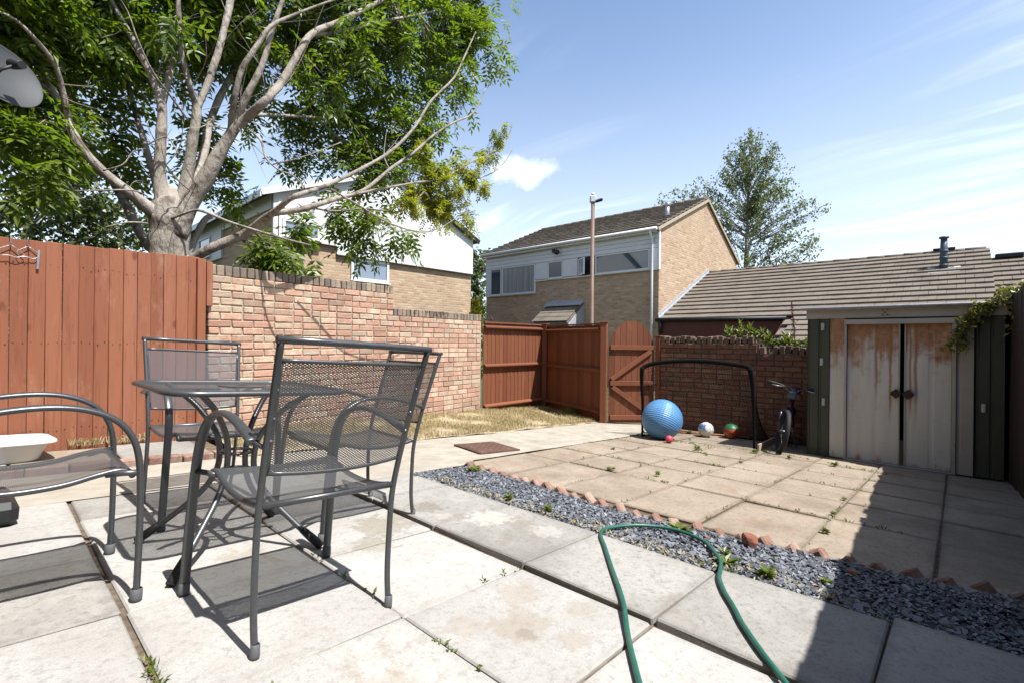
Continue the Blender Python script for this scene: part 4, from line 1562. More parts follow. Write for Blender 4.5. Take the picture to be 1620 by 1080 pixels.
for (a, b, c, d, pm) in ((4.96, 5.93, 3.47, 3.93, MAT['pane_light']), (6.86, 8.08, 2.57, 3.19, MAT['pane_light'])):
    m_ = MB()
    fw_ = .075
    y_ = -.085 if c > 3 else -.02
    xm, zm = (a + b) / 2 - WL.x, (c + d) / 2 - WL.z
    m_.box((a + fw_ / 2 - WL.x, y_, zm), (fw_, .07, d - c), None, .006)
    m_.box((b - fw_ / 2 - WL.x, y_, zm), (fw_, .07, d - c), None, .006)
    m_.box((xm, y_, c + fw_ / 2 - WL.z), (b - a - 2 * fw_, .07, fw_), None, .006)
    m_.box((xm, y_, d - fw_ / 2 - WL.z), (b - a - 2 * fw_, .07, fw_), None, .006)
    f_ = m_.build('window', MAT['white_frame'], wh)
    m_ = MB()
    m_.box((xm, y_ + .01, zm), (b - a - 2 * fw_ + .01, .02, d - c - 2 * fw_ + .01))
    m_.build('pane', pm, f_)
    m_ = MB()
    m_.box((xm, y_ - .03, c - .02 - WL.z), (b - a + .06, .13, .035), None, .006)
    m_.build('sill', MAT['white_frame'], f_)
m_ = MB()
th = .10
for (a, b) in (((GX0 - .35, 4.40), (RXW, RZW)), ((RXW, RZW), (GX1 + .22, 4.30))):
    m_.prism([(a[0] - WL.x, a[1] - WL.z), (b[0] - WL.x, b[1] - WL.z), (b[0] - WL.x, b[1] + th - WL.z), (a[0] - WL.x, a[1] + th - WL.z)], 1, -.18, 8.0)
m_.build('roof', MAT['tile'], wh)
m_ = MB()
m_.bar((RXW - WL.x, -.19, RZW + .03 - WL.z), (GX1 + .22 - WL.x, -.19, 4.33 - WL.z), .03, .15)
m_.build('verge', MAT['black_plastic'], wh)
m_ = MB()
m_.bar((RXW - WL.x, -.19, RZW + .03 - WL.z), (GX0 - .35 - WL.x, -.19, 4.43 - WL.z), .03, .15)
m_.bar((GX0 - .36 - WL.x, -.19, 4.40 - WL.z), (GX0 - .36 - WL.x, 8.0, 4.40 - WL.z), .03, .16)
m_.build('fascia', MAT['white_frame'], wh)
wbox(wh, 'cladding_board', MAT['white_board'], GX0 - .06, GX0 - .002, GY + .0, GY + 3.7, 4.12, 4.50, .004)
wbox(wh, 'cladding_panel', MAT['white_board'], GX0 - .07, GX0 - .002, GY + 3.72, GY + 7.9, 3.30, 4.50, .004)
window_x(wh, GX0 - .06, 17.2, 18.35, 3.45, 4.10, MAT['pane_light'])
m_ = MB()
m_.tube([(4.90 - WL.x, -.13, 4.3 - WL.z), (4.90 - WL.x, -.13, 0)], .035, 8)
m_.build('downpipe', MAT['white_frame'], wh)

# ------------------------------------------------------------------ lamp post
lp = thing('street_lamp', 'brown street lamp column with a small grey head behind the rear fence', 'street lamp', (10.16, 6.69, -.62))
m_ = MB()
m_.tube([(0, 0, 0), (0, 0, 1.1), (0, 0, 1.14), (0, 0, 4.97)], [.075, .075, .052, .045], 14)
m_.build('column', MAT['lamp_brown'], lp)
m_ = MB()
m_.box((0, 0, 5.06), (.13, .15, .17), Matrix.Rotation(YAW, 3, 'Z'), .02)
m_.tube([(0, 0, 5.14), (0.0, 0, 5.22)], [.05, .035], 12)
m_.build('head', MAT['lamp_grey'], lp)
m_ = MB()
hd = Vector((.55, -.83, 0)).normalized()
m_.bar(Vector((0, 0, 5.00)) + hd * .05, Vector((0, 0, 5.05)) + hd * .24, .13, .055, ch=.02)
m_.build('hood', MAT['black_plastic'], lp)

# ------------------------------------------------------------------ metal shed
SX, SYL, SYR = 6.60, 1.315, -.33
SB, ST = -.40, 1.195
shed = thing('metal_shed', 'low green and cream metal shed with two rusty sliding doors', 'shed', (SX, .5, SB))
SL_ = shed.location.copy()


def sbox(name, mat, x0, x1, y0, y1, z0, z1, ch=.003):
    return wbox(shed, name, mat, x0, x1, y0, y1, z0, z1, ch)


def ribpanel(name, mat, y0, y1, z0, z1, x, nr, depth=.012):
    m_ = MB()
    pts = []
    n = nr * 4
    for i in range(nr):
        w_ = (y1 - y0) / nr
        a = y0 + i * w_
        pts += [(a, 0), (a + w_ * .72, 0), (a + w_ * .80, depth), (a + w_ * .92, depth)]
    pts.append((y1, 0))
    poly = [(x + d - SL_.x, y - SL_.y) for y, d in pts] + [(x + .02 - SL_.x, y1 - SL_.y), (x + .02 - SL_.x, y0 - SL_.y)]
    m_.prism(poly, 2, z0 - SL_.z, z1 - SL_.z)
    return m_.build(name, mat, shed)


ribpanel('side_panel', MAT['shed_green'], 1.095, SYL, SB + .01, ST, SX, 2)
ribpanel('side_panel', MAT['shed_green'], SYR, -.125, SB + .02, ST, SX, 2)
ribpanel('jamb_panel', MAT['rust_door'], .945, 1.085, SB + .02, ST, SX - .012, 1, .006)
ribpanel('jamb_panel', MAT['shed_header'], -.115, .008, SB + .02, ST, SX - .012, 1, .006)
sbox('jamb_post', MAT['shed_header'], SX - .028, SX - .008, .925, .948, SB + .01, 1.14)
sbox('jamb_post', MAT['shed_header'], SX - .028, SX - .008, .012, .045, SB + .01, 1.14)
ribpanel('door', MAT['rust_door'], .468, .922, -.372, 1.128, SX + .012, 2, .003)
ribpanel('door', MAT['rust_door'], .048, .408, -.372, 1.128, SX + .008, 2, .003)
sbox('door_edge', MAT['shed_header'], SX + .002, SX + .02, .455, .468, -.372, 1.128, 0)
sbox('door_edge', MAT['shed_header'], SX - .002, SX + .016,   .408, .419, -.372, 1.128, 0)
for y_, xx in ((.487, SX + .006), (.385, SX + .002)):
    m_ = MB()
    s_ = -1 if y_ > .45 else 1
    m_.prism([(y_ - .045 - SL_.y, .375 - SL_.z), (y_ + .0 - SL_.y, .335 - SL_.z), (y_ + .045 - SL_.y, .375 - SL_.z), (y_ + .045 - SL_.y, .40 - SL_.z), (y_ - SL_.y, .435 - SL_.z), (y_ - .045 - SL_.y, .40 - SL_.z)], 0, xx - .045 - SL_.x, xx - SL_.x)
    m_.build('door_handle', MAT['rust_black'], shed)
sbox('door_track', MAT['lamp_grey'] if False else MAT['shed_header'], SX - .05, SX + .0, .02, .945, 1.128, 1.182)
sbox('sill_track', MAT['zinc'], SX - .035, SX + .03, .03, .945, SB - .005, -.374)
sbox('header', MAT['shed_header'], SX - .022, SX + .04, SYR - .015, SYL + .01, ST + .002, 1.305)
m_ = MB()
for (a, b) in ((1.10, .62), (.56, .60)):
    pass
for q in range(3):
    m_.lathe([(0, .008), (.006, .007), (.008, 0)], 8, Vector((SX - .022, .565 + .02 * (q % 2), 1.225 + .028 * q)) - SL_, Matrix.Rotation(R(-90), 3, 'Y'))
    m_.lathe([(0, .008), (.006, .007), (.008, 0)], 8, Vector((SX - .022, .605 - .02 * (q % 2), 1.225 + .028 * q)) - SL_, Matrix.Rotation(R(-90), 3, 'Y'))
m_.build('rivets', MAT['bark_dark'], shed)
m_ = MB()
m_.box(Vector((SX + .40, (SYL + SYR) / 2, 1.335)) - SL_, (.96, SYL - SYR + .11, .022), Matrix.Rotation(-.03, 3, 'Y'), .004)
m_.box(Vector((SX - .075, (SYL + SYR) / 2, 1.312)) - SL_, (.028, SYL - SYR + .12, .034), None, .01)
m_.build('roof', MAT['zinc'], shed)
m_ = MB()
m_.box(Vector((SX + .40, SYL - .006, .42)) - SL_, (.70, .016, 1.62))
m_.box(Vector((SX + .40, SYR + .006, .42)) - SL_, (.70, .016, 1.62))
m_.box(Vector((SX + .755, (SYL + SYR) / 2, .42)) - SL_, (.016, SYL - SYR, 1.62))
m_.build('body', MAT['shed_green'], shed)
for (y_, z_) in ((1.16, 1.106), (1.169, .70), (1.146, .237), (-.187, .298)):
    m_ = MB()
    m_.box(Vector((SX - .012, y_, z_)) - SL_, (.02, .032, .085), None, .006)
    m_.box(Vector((SX - .03, y_, z_ - .03)) - SL_, (.03, .024, .02), None, .005)
    m_.build('hook', MAT['hook_plastic'], shed)
bb = MB()
bb.box((SX + .07, .455, -.02 + SB + .15), (.03, .05, .30))
tag(bb.build('timber_offcut', MAT['plank']), 'bit of timber standing in the dark slot between the shed doors', 'timber')

# climbing plant over the shed's right corner
def leafpoly(L, W, fold=.25):
    """pointed leaf along +y, folded on its midrib"""
    return [(0, 0, 0), (W / 2, L * .42, W * fold), (0, L, 0), (-W / 2, L * .42, W * fold)]


def add_leaf(mb, P, d, nrm, L, W):
    d = d.normalized()
    x = d.cross(nrm)
    if x.length < 1e-5:
        x = d.cross(Vector((0.3, 0.8, 0.5)))
    x.normalize()
    z = x.cross(d)
    pts = [P + x * a + d * b + z * c for a, b, c in leafpoly(L, W)]
    b = len(mb.v)
    mb.v += [tuple(p) for p in pts]
    mb.f += [(b, b + 1, b + 2), (b, b + 2, b + 3)]
    mb.s += [False, False]


def rvec(r_):
    while True:
        v = Vector((r_.uniform(-1, 1), r_.uniform(-1, 1), r_.uniform(-1, 1)))
        if .05 < v.length < 1:
            return v.normalized()


def vine(name, label, cat, paths, mat, n_per, L0, seed, spread=.06, stem_r=.005):
    r_ = random.Random(seed)
    base = Vector(paths[0][0])
    t = thing(name, label, cat, base)
    st, lf = MB(), MB()
    for P in paths:
        P = [Vector(p) - base for p in P]
        st.tube(P, [stem_r * (1 - .6 * i / max(1, len(P) - 1)) for i in range(len(P))], 6)
        for (a, b) in zip(P[:-1], P[1:]):
            for q in range(int(n_per * (b - a).length)):
                c = a.lerp(b, r_.random()) + rvec(r_) * spread * r_.random()
                d = (rvec(r_) + Vector((0, 0, -.5)))
                add_leaf(lf, c, d, rvec(r_) + Vector((0, -.4, .9)), L0 * r_.uniform(.6, 1.3), L0 * r_.uniform(.4, .75))
    st.build('stem', MAT['bark_dark'], t)
    obj('foliage', new_mesh('foliage', lf.v, lf.f), mat, t)
    return t


vine('climbing_plant', 'leafy climber spilling over the top right corner of the shed', 'climber',
     [[(6.6, -.62, 1.45), (6.52, -.45, 1.46), (6.5, -.32, 1.36), (6.5, -.2, 1.27), (6.5, -.06, 1.10), (6.5, .03, .96), (6.49, .11, .87)],
      [(6.7, -.7, 1.50), (6.62, -.42, 1.40), (6.55, -.25, 1.34), (6.5, -.12, 1.28)],
      [(6.6, -.7, 1.42), (6.55, -.5, 1.52), (6.5, -.42, 1.30), (6.5, -.38, 1.05)],
      [(6.52, -.1, 1.2), (6.5, -.02, 1.05), (6.5, -.045, .93), (6.5, -.01, .83)],
      [(7.0, -.75, 1.45), (6.8, -.6, 1.55), (6.6, -.48, 1.42), (6.55, -.3, 1.42)],
      [(6.55, -.25, 1.30), (6.5, -.13, 1.22), (6.49, -.02, 1.16)],
      [(6.7, -.6, 1.45), (6.5, -.55, 1.56), (6.3, -.5, 1.48)]],
     MAT['leaf_vine'], 300, .055, 12, .08)

# plants on the shaded wall
def upright(name, label, cat, spots, mat, seed, L0, n, group=None):
    r_ = random.Random(seed)
    b0 = Vector(spots[0][:3])
    t = thing(name, label, cat, b0, group=group)
    st, lf = MB(), MB()
    for (x, y, z, h) in spots:
        p0 = Vector((x, y, z)) - b0
        p1 = p0 + Vector((r_.uniform(-.05, .05), r_.uniform(-.06, .06), h))
        st.tube([p0, p0.lerp(p1, .5) + Vector((.01, 0, 0)), p1], [.005, .004, .002], 6)
        for q in range(n):
            f_ = (q + .5) / n
            c = p0.lerp(p1, f_)
            a = q * 2.4 + r_.uniform(-.4, .4)
            d = Vector((math.cos(a), math.sin(a), .55 + .9 * f_))
            add_leaf(lf, c, d, Vector((0, 0, 1)), L0 * (1.1 - .4 * f_) * r_.uniform(.8, 1.2), L0 * .34 * r_.uniform(.8, 1.2))
    st.build('stem', MAT['leaf_weed'], t)
    obj('foliage', new_mesh('foliage', lf.v, lf.f), mat, t)
    return t


XW = 7.55
upright('wall_plant', 'upright leafy plants growing out of the top of the shaded wall', 'plant',
        [(XW, 2.55, .98, .16), (XW, 2.47, .98, .14), (XW, 2.40, .98, .25), (XW, 2.36, .98, .16), (XW, 2.28, .98, .20), (XW, 2.22, .98, .15), (XW, 2.15, .98, .10), (XW, 2.10, .98, .11)],
        MAT['leaf_weed'], 3, .115, 11)
upright('wall_plant', 'strappy green plant in the lowered end of the shaded wall nearest its step', 'plant',
        [(XW, 2.03, .86, .18), (XW, 1.98, .86, .14), (XW, 2.00, .86, .10), (XW, 1.93, .86, .05), (XW, 1.86, .86, .05), (XW, 1.80, .86, .06)], MAT['leaf_weed'], 4, .13, 9)
upright('wall_plant', 'broad green plant on the lowered wall left of the red stalk', 'plant',
        [(XW, 1.76, .86, .16), (XW, 1.72, .86, .14), (XW, 1.69, .86, .10)], MAT['leaf_weed'], 6, .13, 10)
upright('wall_plant', 'small green sprig on the lowered wall next to the shed', 'plant',
        [(XW, 1.545, .86, .12), (XW, 1.50, .86, .08), (XW, 1.59, .86, .07)], MAT['leaf_weed'], 7, .09, 8)
m_ = MB()
r_ = random.Random(4)
m_.tube([(0, 0, 0), (.01, .01, .25), (0, .03, .48), (-.01, .045, .62)], [.006, .005, .004, .002], 6)
for q in range(420):
    h = r_.uniform(.12, .62)
    c = Vector((0, .03 * h / .4, h)) + rvec(r_) * r_.uniform(.004, .032) * (1.15 - h)
    add_leaf(m_, c, rvec(r_), rvec(r_), .014, .012)
o = obj('dock_stalk', new_mesh('dock_stalk', m_.v, m_.f), MAT['red_stalk'])
o.location = (XW, 1.655, .86)
tag(o, 'dead dark red dock stalk standing on the lowered wall', 'plant')

LIMBS = [('trunk',[(1.378,6.5,1.272,0.2245),(1.373,6.5,1.822,0.1937),(1.366,6.5,2.096,0.197),(1.369,6.5,2.262,0.1902),(1.373,6.5,2.4,0.1631),(1.379,6.5,2.512,0.1036),(1.39,6.5,2.583,0.0368)]),('limb',[(1.371,6.5,2.138,0.0791),(1.159,6.45,2.305,0.0705),(0.982,6.4,2.426,0.0514),(0.783,6.4,2.579,0.0452),(0.613,6.4,2.778,0.0394),(0.52,6.5,3.044,0.0348),(0.436,6.6,3.29,0.0325),(0.352,6.7,3.56,0.0302),(0.276,6.8,3.884,0.0279),(0.194,7,4.302,0.026),(0.126,7.2,4.74,0.0192)]),('limb',[(0.52,6.5,3.044,0.0301),(0.475,6.4,3.285,0.0249),(0.414,6.3,3.46,0.0221),(0.3,6.2,3.576,0.0171),(0.14,6.1,3.677,0.0123),(-0.034,6.0,3.649,0.0078)]),('limb',[(1.349,6.48,2.036,0.1029),(1.303,6.47,2.38,0.0871),(1.275,6.5,2.732,0.0569),(1.283,6.5,3.115,0.0518),(1.297,6.55,3.49,0.0444),(1.219,6.6,3.751,0.0338),(1.107,6.6,4.002,0.0333),(0.971,6.7,4.328,0.0305),(0.858,6.8,4.61,0.0254),(0.756,7,5.028,0.018)]),('limb',[(1.297,6.55,3.49,0.0365),(1.398,6.7,3.944,0.0377),(1.492,6.8,4.455,0.0359),(1.538,7,5.008,0.0341),(1.605,7.2,5.692,0.0235)]),('limb',[(1.293,6.7,2.616,0.0425),(1.247,6.9,2.988,0.0352),(1.198,7.1,3.371,0.0331),(1.134,7.3,3.82,0.0308),(1.066,7.5,4.369,0.0256),(1.03,7.6,4.814,0.02),(1.029,7.7,5.253,0.0116)]),('limb',[(1.42,6.46,2.072,0.0976),(1.48,6.46,2.416,0.083),(1.529,6.45,2.788,0.0585),(1.562,6.4,3.176,0.0531),(1.595,6.4,3.494,0.0453),(1.521,6.35,3.7,0.0289),(1.425,6.3,4.024,0.0283),(1.394,6.3,4.441,0.0256),(1.372,6.3,4.913,0.0153)]),('limb',[(1.595,6.4,3.494,0.0373),(1.703,6.4,3.846,0.0352),(1.825,6.4,4.327,0.0385),(1.954,6.5,4.932,0.0396),(2.062,6.6,5.552,0.0261)]),('limb',[(1.702,6.9,2.756,0.0459),(1.881,7.2,3.308,0.0545),(2.043,7.5,3.902,0.0478),(2.339,7.8,4.631,0.0441),(2.699,8.1,5.301,0.0362),(3.536,8.4,5.959,0.0281),(4.59,8.7,6.895,0.0179)]),('limb',[(1.412,6.42,2.038,0.1218),(1.493,6.38,2.321,0.1006),(1.602,6.3,2.579,0.0858),(1.742,6.2,2.926,0.0771),(1.885,6.1,3.279,0.0588),(2.0,5.982,3.437,0.0481),(2.078,5.691,3.552,0.0417),(2.384,6.0,4.005,0.0422),(2.572,6.0,4.429,0.0403),(2.8,6.1,4.822,0.0389),(3.231,6.2,5.237,0.035),(3.941,6.3,5.941,0.0277)]),('limb',[(1.91,6.1,3.343,0.0429),(1.967,5.966,3.63,0.0398),(2.11,5.9,4.028,0.0349),(2.214,5.9,4.473,0.0299),(2.335,5.9,4.909,0.0249),(2.474,5.9,5.425,0.0169)]),('limb',[(1.862,6.15,3.258,0.0321),(1.848,5.95,3.579,0.0313),(1.888,5.85,3.888,0.0285),(2.02,5.8,4.173,0.0262),(2.163,5.8,4.462,0.024),(2.438,5.8,4.741,0.0166),(2.829,5.8,5.09,0.0116),(3.056,5.8,5.272,0.009)]),('limb',[(1.41,6.35,1.675,0.0517),(1.536,6.2,1.784,0.0516),(1.661,6.05,1.892,0.0541),(1.948,5.866,2.077,0.0523),(2.01,5.508,2.182,0.0454),(2.051,5.286,2.257,0.032),(2.154,5.08,2.382,0.0268),(2.471,5.08,2.561,0.0229),(2.836,5.08,2.818,0.0214),(3.287,5.08,3.175,0.0198),(3.642,5.08,3.591,0.0178),(3.909,5.08,4.033,0.0153),(4.322,5.13,4.508,0.0145),(4.541,5.18,4.893,0.0116),(4.772,5.18,5.386,0.0068)]),('limb',[(2.045,5.368,2.231,0.0348),(2.325,5.23,2.317,0.0305),(2.657,5.28,2.493,0.0294),(3.088,5.33,2.718,0.0228),(3.451,5.33,3.069,0.0208),(3.826,5.33,3.398,0.0186),(4.149,5.33,3.73,0.0161),(4.499,5.33,4.018,0.0134),(4.923,5.38,4.325,0.0105),(5.174,5.38,4.792,0.0072)]),('limb',[(2.764,5.28,2.546,0.0163),(3.312,5.33,2.786,0.0146),(3.866,5.38,3.011,0.0141),(4.37,5.38,3.205,0.0133),(4.933,5.38,3.607,0.0106),(5.568,5.38,4.002,0.0094),(5.793,5.38,4.472,0.0057)]),('limb',[(4.37,5.38,3.205,0.01),(4.936,5.38,3.331,0.0077),(5.461,5.38,3.619,0.0067),(5.8,5.38,4.032,0.0046)]),('limb',[(2.494,4.98,2.519,0.0113),(2.816,4.93,2.393,0.0105),(3.167,4.88,2.258,0.0095),(3.624,4.88,2.236,0.0087),(3.972,4.88,2.375,0.006),(4.393,4.88,2.685,0.0038)]),('limb',[(1.35,6.3,2.198,0.0127),(1.496,6.15,2.282,0.0153),(1.573,6.0,2.266,0.0152),(1.832,5.9,2.171,0.0142),(2.082,5.2,1.953,0.011),(2.318,5.03,1.89,0.0074)]),('limb',[(1.526,6.6,1.741,0.0487),(1.609,6.6,1.981,0.041),(1.732,6.6,2.292,0.0334),(1.808,6.6,2.365,0.0253)]),('limb',[(1.359,7.4,2.014,0.0582),(1.268,7.6,2.272,0.053),(1.173,7.8,2.598,0.0506),(1.015,8.1,3.064,0.0453),(0.852,8.4,3.411,0.0367),(0.52,8.7,3.678,0.0243),(0.084,9,3.714,0.0149)]),('limb',[(1.145,6.4,2.965,0.0075),(1.298,6.3,3.064,0.0076),(1.412,6.3,2.885,0.0051)]),('limb',[(1.133,6.3,2.104,0.0099),(0.954,6.2,2.067,0.0071),(0.781,6.2,1.986,0.0046)]),('limb',[(1.131,6.3,2.389,0.0086),(0.991,6.2,2.4,0.0084),(0.778,6.2,2.35,0.0069),(0.544,6.2,2.288,0.0033)]),('limb',[(0.77,6.3,2.565,0.007),(0.91,6.2,2.641,0.0071),(0.988,6.2,2.788,0.0072),(1.071,6.1,2.824,0.0036)]),('limb',[(1.489,6.3,3.316,0.0104),(1.296,6.1,3.422,0.0098),(1.107,6.0,3.591,0.0083),(0.969,5.9,3.807,0.0068),(0.892,5.9,4.032,0.0056),(0.798,5.9,4.171,0.0044)]),('limb',[(1.97,5.966,3.296,0.0106),(2.019,5.66,3.087,0.0116),(2.029,5.541,2.871,0.0102),(2.072,5.319,2.697,0.0087),(2.195,5.18,2.619,0.0074),(2.355,5.18,2.474,0.0051)]),('limb',[(2.048,5.388,2.759,0.0075),(2.271,5.18,2.85,0.0063),(2.714,5.18,3.145,0.0053)]),('limb',[(2.279,7,3.864,0.0248),(2.764,7.2,4.095,0.0234),(3.515,7.5,4.412,0.0223),(3.978,7.6,4.562,0.0195)]),('limb',[(3.546,7.6,4.453,0.0263),(3.822,7.4,4.169,0.0227),(4.204,7.3,4.058,0.0194),(4.804,7.2,4.424,0.0122)]),('limb',[(2.79,6.1,4.802,0.0329),(3.274,6.3,5.149,0.0291),(3.949,6.4,5.661,0.0245),(4.735,6.5,6.212,0.0191),(5.774,6.6,6.957,0.0127)]),('limb',[(4.03,5.38,2.934,0.008),(3.745,5.48,2.624,0.0078),(3.677,6.3,2.789,0.0101),(3.331,6.5,2.718,0.0133),(3.139,6.7,2.749,0.0133)])]
BLOBS = [(0.19,7,4.108,0.8,0),(0.55,6.8,4.296,0.8,0),(1.105,7.4,4.817,0.8,0),(1.849,7.8,5.505,0.9,0),(2.486,7.3,5.515,0.9,0),(3.481,7.5,6.215,1.0,0),(4.305,7,6.204,1.0,0),(5.617,7,6.804,0.9,0),(6.635,6.8,7.283,0.5,0),(0.825,8,4.553,0.5,0),(2.296,8.6,5.374,0.6,0),(3.009,8,5.404,0.7,0),(3.7,7.5,5.258,0.7,0),(4.554,7,5.43,0.8,0),(5.684,6.8,6.059,0.7,0),(6.4,6.6,6.295,0.4,0),(4.152,7.5,4.596,0.7,0),(4.816,7,4.565,0.65,0),(5.476,6.8,5.121,0.5,0),(4.16,7.5,3.801,0.6,0),(4.638,7,3.546,0.5,0),(3.517,8,4.74,0.5,0),(3.368,8.5,4.038,0.4,0),(5.344,6.8,4.291,0.38,0),(4.219,6.8,2.794,0.4,0),(3.678,7.2,2.905,0.36,0),(4.562,6.6,2.571,0.25,0),(3.833,6.7,2.368,0.25,0),(0.184,6.6,3.324,0.28,0),(0.226,6.5,2.857,0.38,0),(0.551,7,3.109,0.26,0),(0.208,6.5,2.434,0.4,0),(0.94,7.2,3.622,0.3,0),(1.309,8,3.272,0.3,0),(0.497,7,3.793,0.22,0),(1.432,8.2,4.999,0.35,0),(1.655,8.6,4.718,0.35,0),(2.161,8.2,3.705,0.4,0),(2.417,8.5,3.22,0.35,0),(2.658,8.4,2.907,0.3,0),(2.945,8.6,4.62,0.35,0),(0.906,7.6,3.399,0.3,0),(4.289,5.45,3.172,0.26,1),(4.77,5.35,3.486,0.24,1),(5.38,5.25,4.199,0.14,1),(4.619,5.45,2.884,0.24,1),(4.181,5.45,2.817,0.24,1),(4.99,5.35,3.231,0.18,1),(3.761,5.45,2.786,0.2,1),(4.831,5.35,2.676,0.14,1),(4.16,5.65,3.408,0.2,1),(1.207,6.3,4.369,0.25,0),(0.631,6.6,4.084,0.28,0),(3.253,5.9,4.973,0.35,0),(0.309,6.6,3.805,0.2,0),(3.062,6.2,4.166,0.22,0),(4.422,5.4,3.014,0.2,1),(5.299,5.4,3.81,0.16,1),(4.001,5.5,2.98,0.18,1),(4.369,5.4,2.642,0.18,1),(2.586,6.3,2.017,0.2,0),(2.704,6.3,2.329,0.2,0),(2.357,6.3,1.851,0.13,0),(2.787,6.2,1.895,0.14,0),(2.468,6.3,2.183,0.15,0),(0.511,7,5.205,1.2,0),(1.768,7.5,6.45,1.3,0),(3.376,7.3,7.281,1.3,0),(5.04,7,7.843,1.1,0),(2.459,7.3,8.46,1.6,0),(1.071,7.3,7.155,1.4,0),(-0.29,6.6,4.082,1.0,0),(-0.319,6.6,3.012,0.8,0)]
def spline(P, k=5):
    P = [Vector(p) for p in P]
    out = []
    for i in range(len(P) - 1):
        p0, p1, p2, p3 = P[max(i - 1, 0)], P[i], P[i + 1], P[min(i + 2, len(P) - 1)]
        for q in range(k):
            t = q / k
            out.append(.5 * ((2 * p1) + (-p0 + p2) * t + (2 * p0 - 5 * p1 + 4 * p2 - p3) * t * t + (-p0 + 3 * p1 - 3 * p2 + p3) * t ** 3))
    out.append(P[-1])
    return out




# ------------------------------------------------------------------ the big ash tree
from mathutils import noise as mnoise


def compound_leaf(mb, P, d, r_, L=.24, nl=4, lw=.034, ll=.095):
    """a pinnate leaf: paired leaflets on a drooping stalk"""
    d = d.normalized()
    side = d.cross(Vector((0, 0, 1)) + rvec(r_) * .5)
    if side.length < .05:
        side = Vector((1, 0, 0))
    side.normalize()
    nrm = side.cross(d)
    if nrm.z < 0:
        nrm = -nrm
    for k in range(nl):
        f_ = (k + .8) / (nl + .3)
        c = P + d * (L * f_) + Vector((0, 0, -.22 * L * f_ * f_))
        for s_ in (-1, 1):
            dd = (side * s_ + d * .55 + Vector((0, 0, -.25)) + rvec(r_) * .18)
            add_leaf(mb, c, dd, nrm + rvec(r_) * .35, ll * r_.uniform(.8, 1.15), lw * r_.uniform(.85, 1.15))
    add_leaf(mb, P + d * L + Vector((0, 0, -.2 * L)), d + Vector((0, 0, -.3)), nrm, ll, lw)


TB = Vector(LIMBS[0][1][0][:3])
ash = thing('ash_tree', 'large many limbed ash tree with pale bark behind the left fence', 'tree', TB)
ar = random.Random(77)
limb_pts = []
for nm, pts in LIMBS:
    P = [Vector(p[:3]) for p in pts]
    rad = [p[3] for p in pts]
    # smooth the traced line
    Q, W = [], []
    for i in range(len(P) - 1):
        p0, p1, p2, p3 = P[max(i - 1, 0)], P[i], P[i + 1], P[min(i + 2, len(P) - 1)]
        for q in range(4):
            t = q / 4
            Q.append(.5 * ((2 * p1) + (-p0 + p2) * t + (2 * p0 - 5 * p1 + 4 * p2 - p3) * t * t + (-p0 + 3 * p1 - 3 * p2 + p3) * t ** 3))
            W.append((rad[i] * (1 - t) + rad[i + 1] * t) * ar.uniform(.95, 1.06))
    Q.append(P[-1])
    W.append(rad[-1])
    if nm == 'trunk':
        Q.insert(0, Q[0] + Vector((0, 0, -1.6)))
        W.insert(0, W[0] * 1.25)
    m_ = MB()
    nseg = 26 if nm == 'trunk' else (16 if W[0] > .05 else 8)
    m_.tube([q - TB for q in Q], W, nseg)
    for vi in range(len(Q) * nseg):
        ri = vi // nseg
        c_ = Q[ri] - TB
        d_ = Vector(m_.v[vi]) - c_
        q_ = Vector(m_.v[vi])
        k_ = .13 * mnoise.noise(q_ * 5.5) + .08 * mnoise.noise(Vector((q_.x * 16, q_.y * 16, q_.z * 5)))
        m_.v[vi] = tuple(c_ + d_ * (1 + k_))
    m_.build(nm, MAT['bark'], ash)
    limb_pts += [(q, w_) for q, w_ in zip(Q, W)]
twg = MB()
leaf0, leaf1 = MB(), MB()
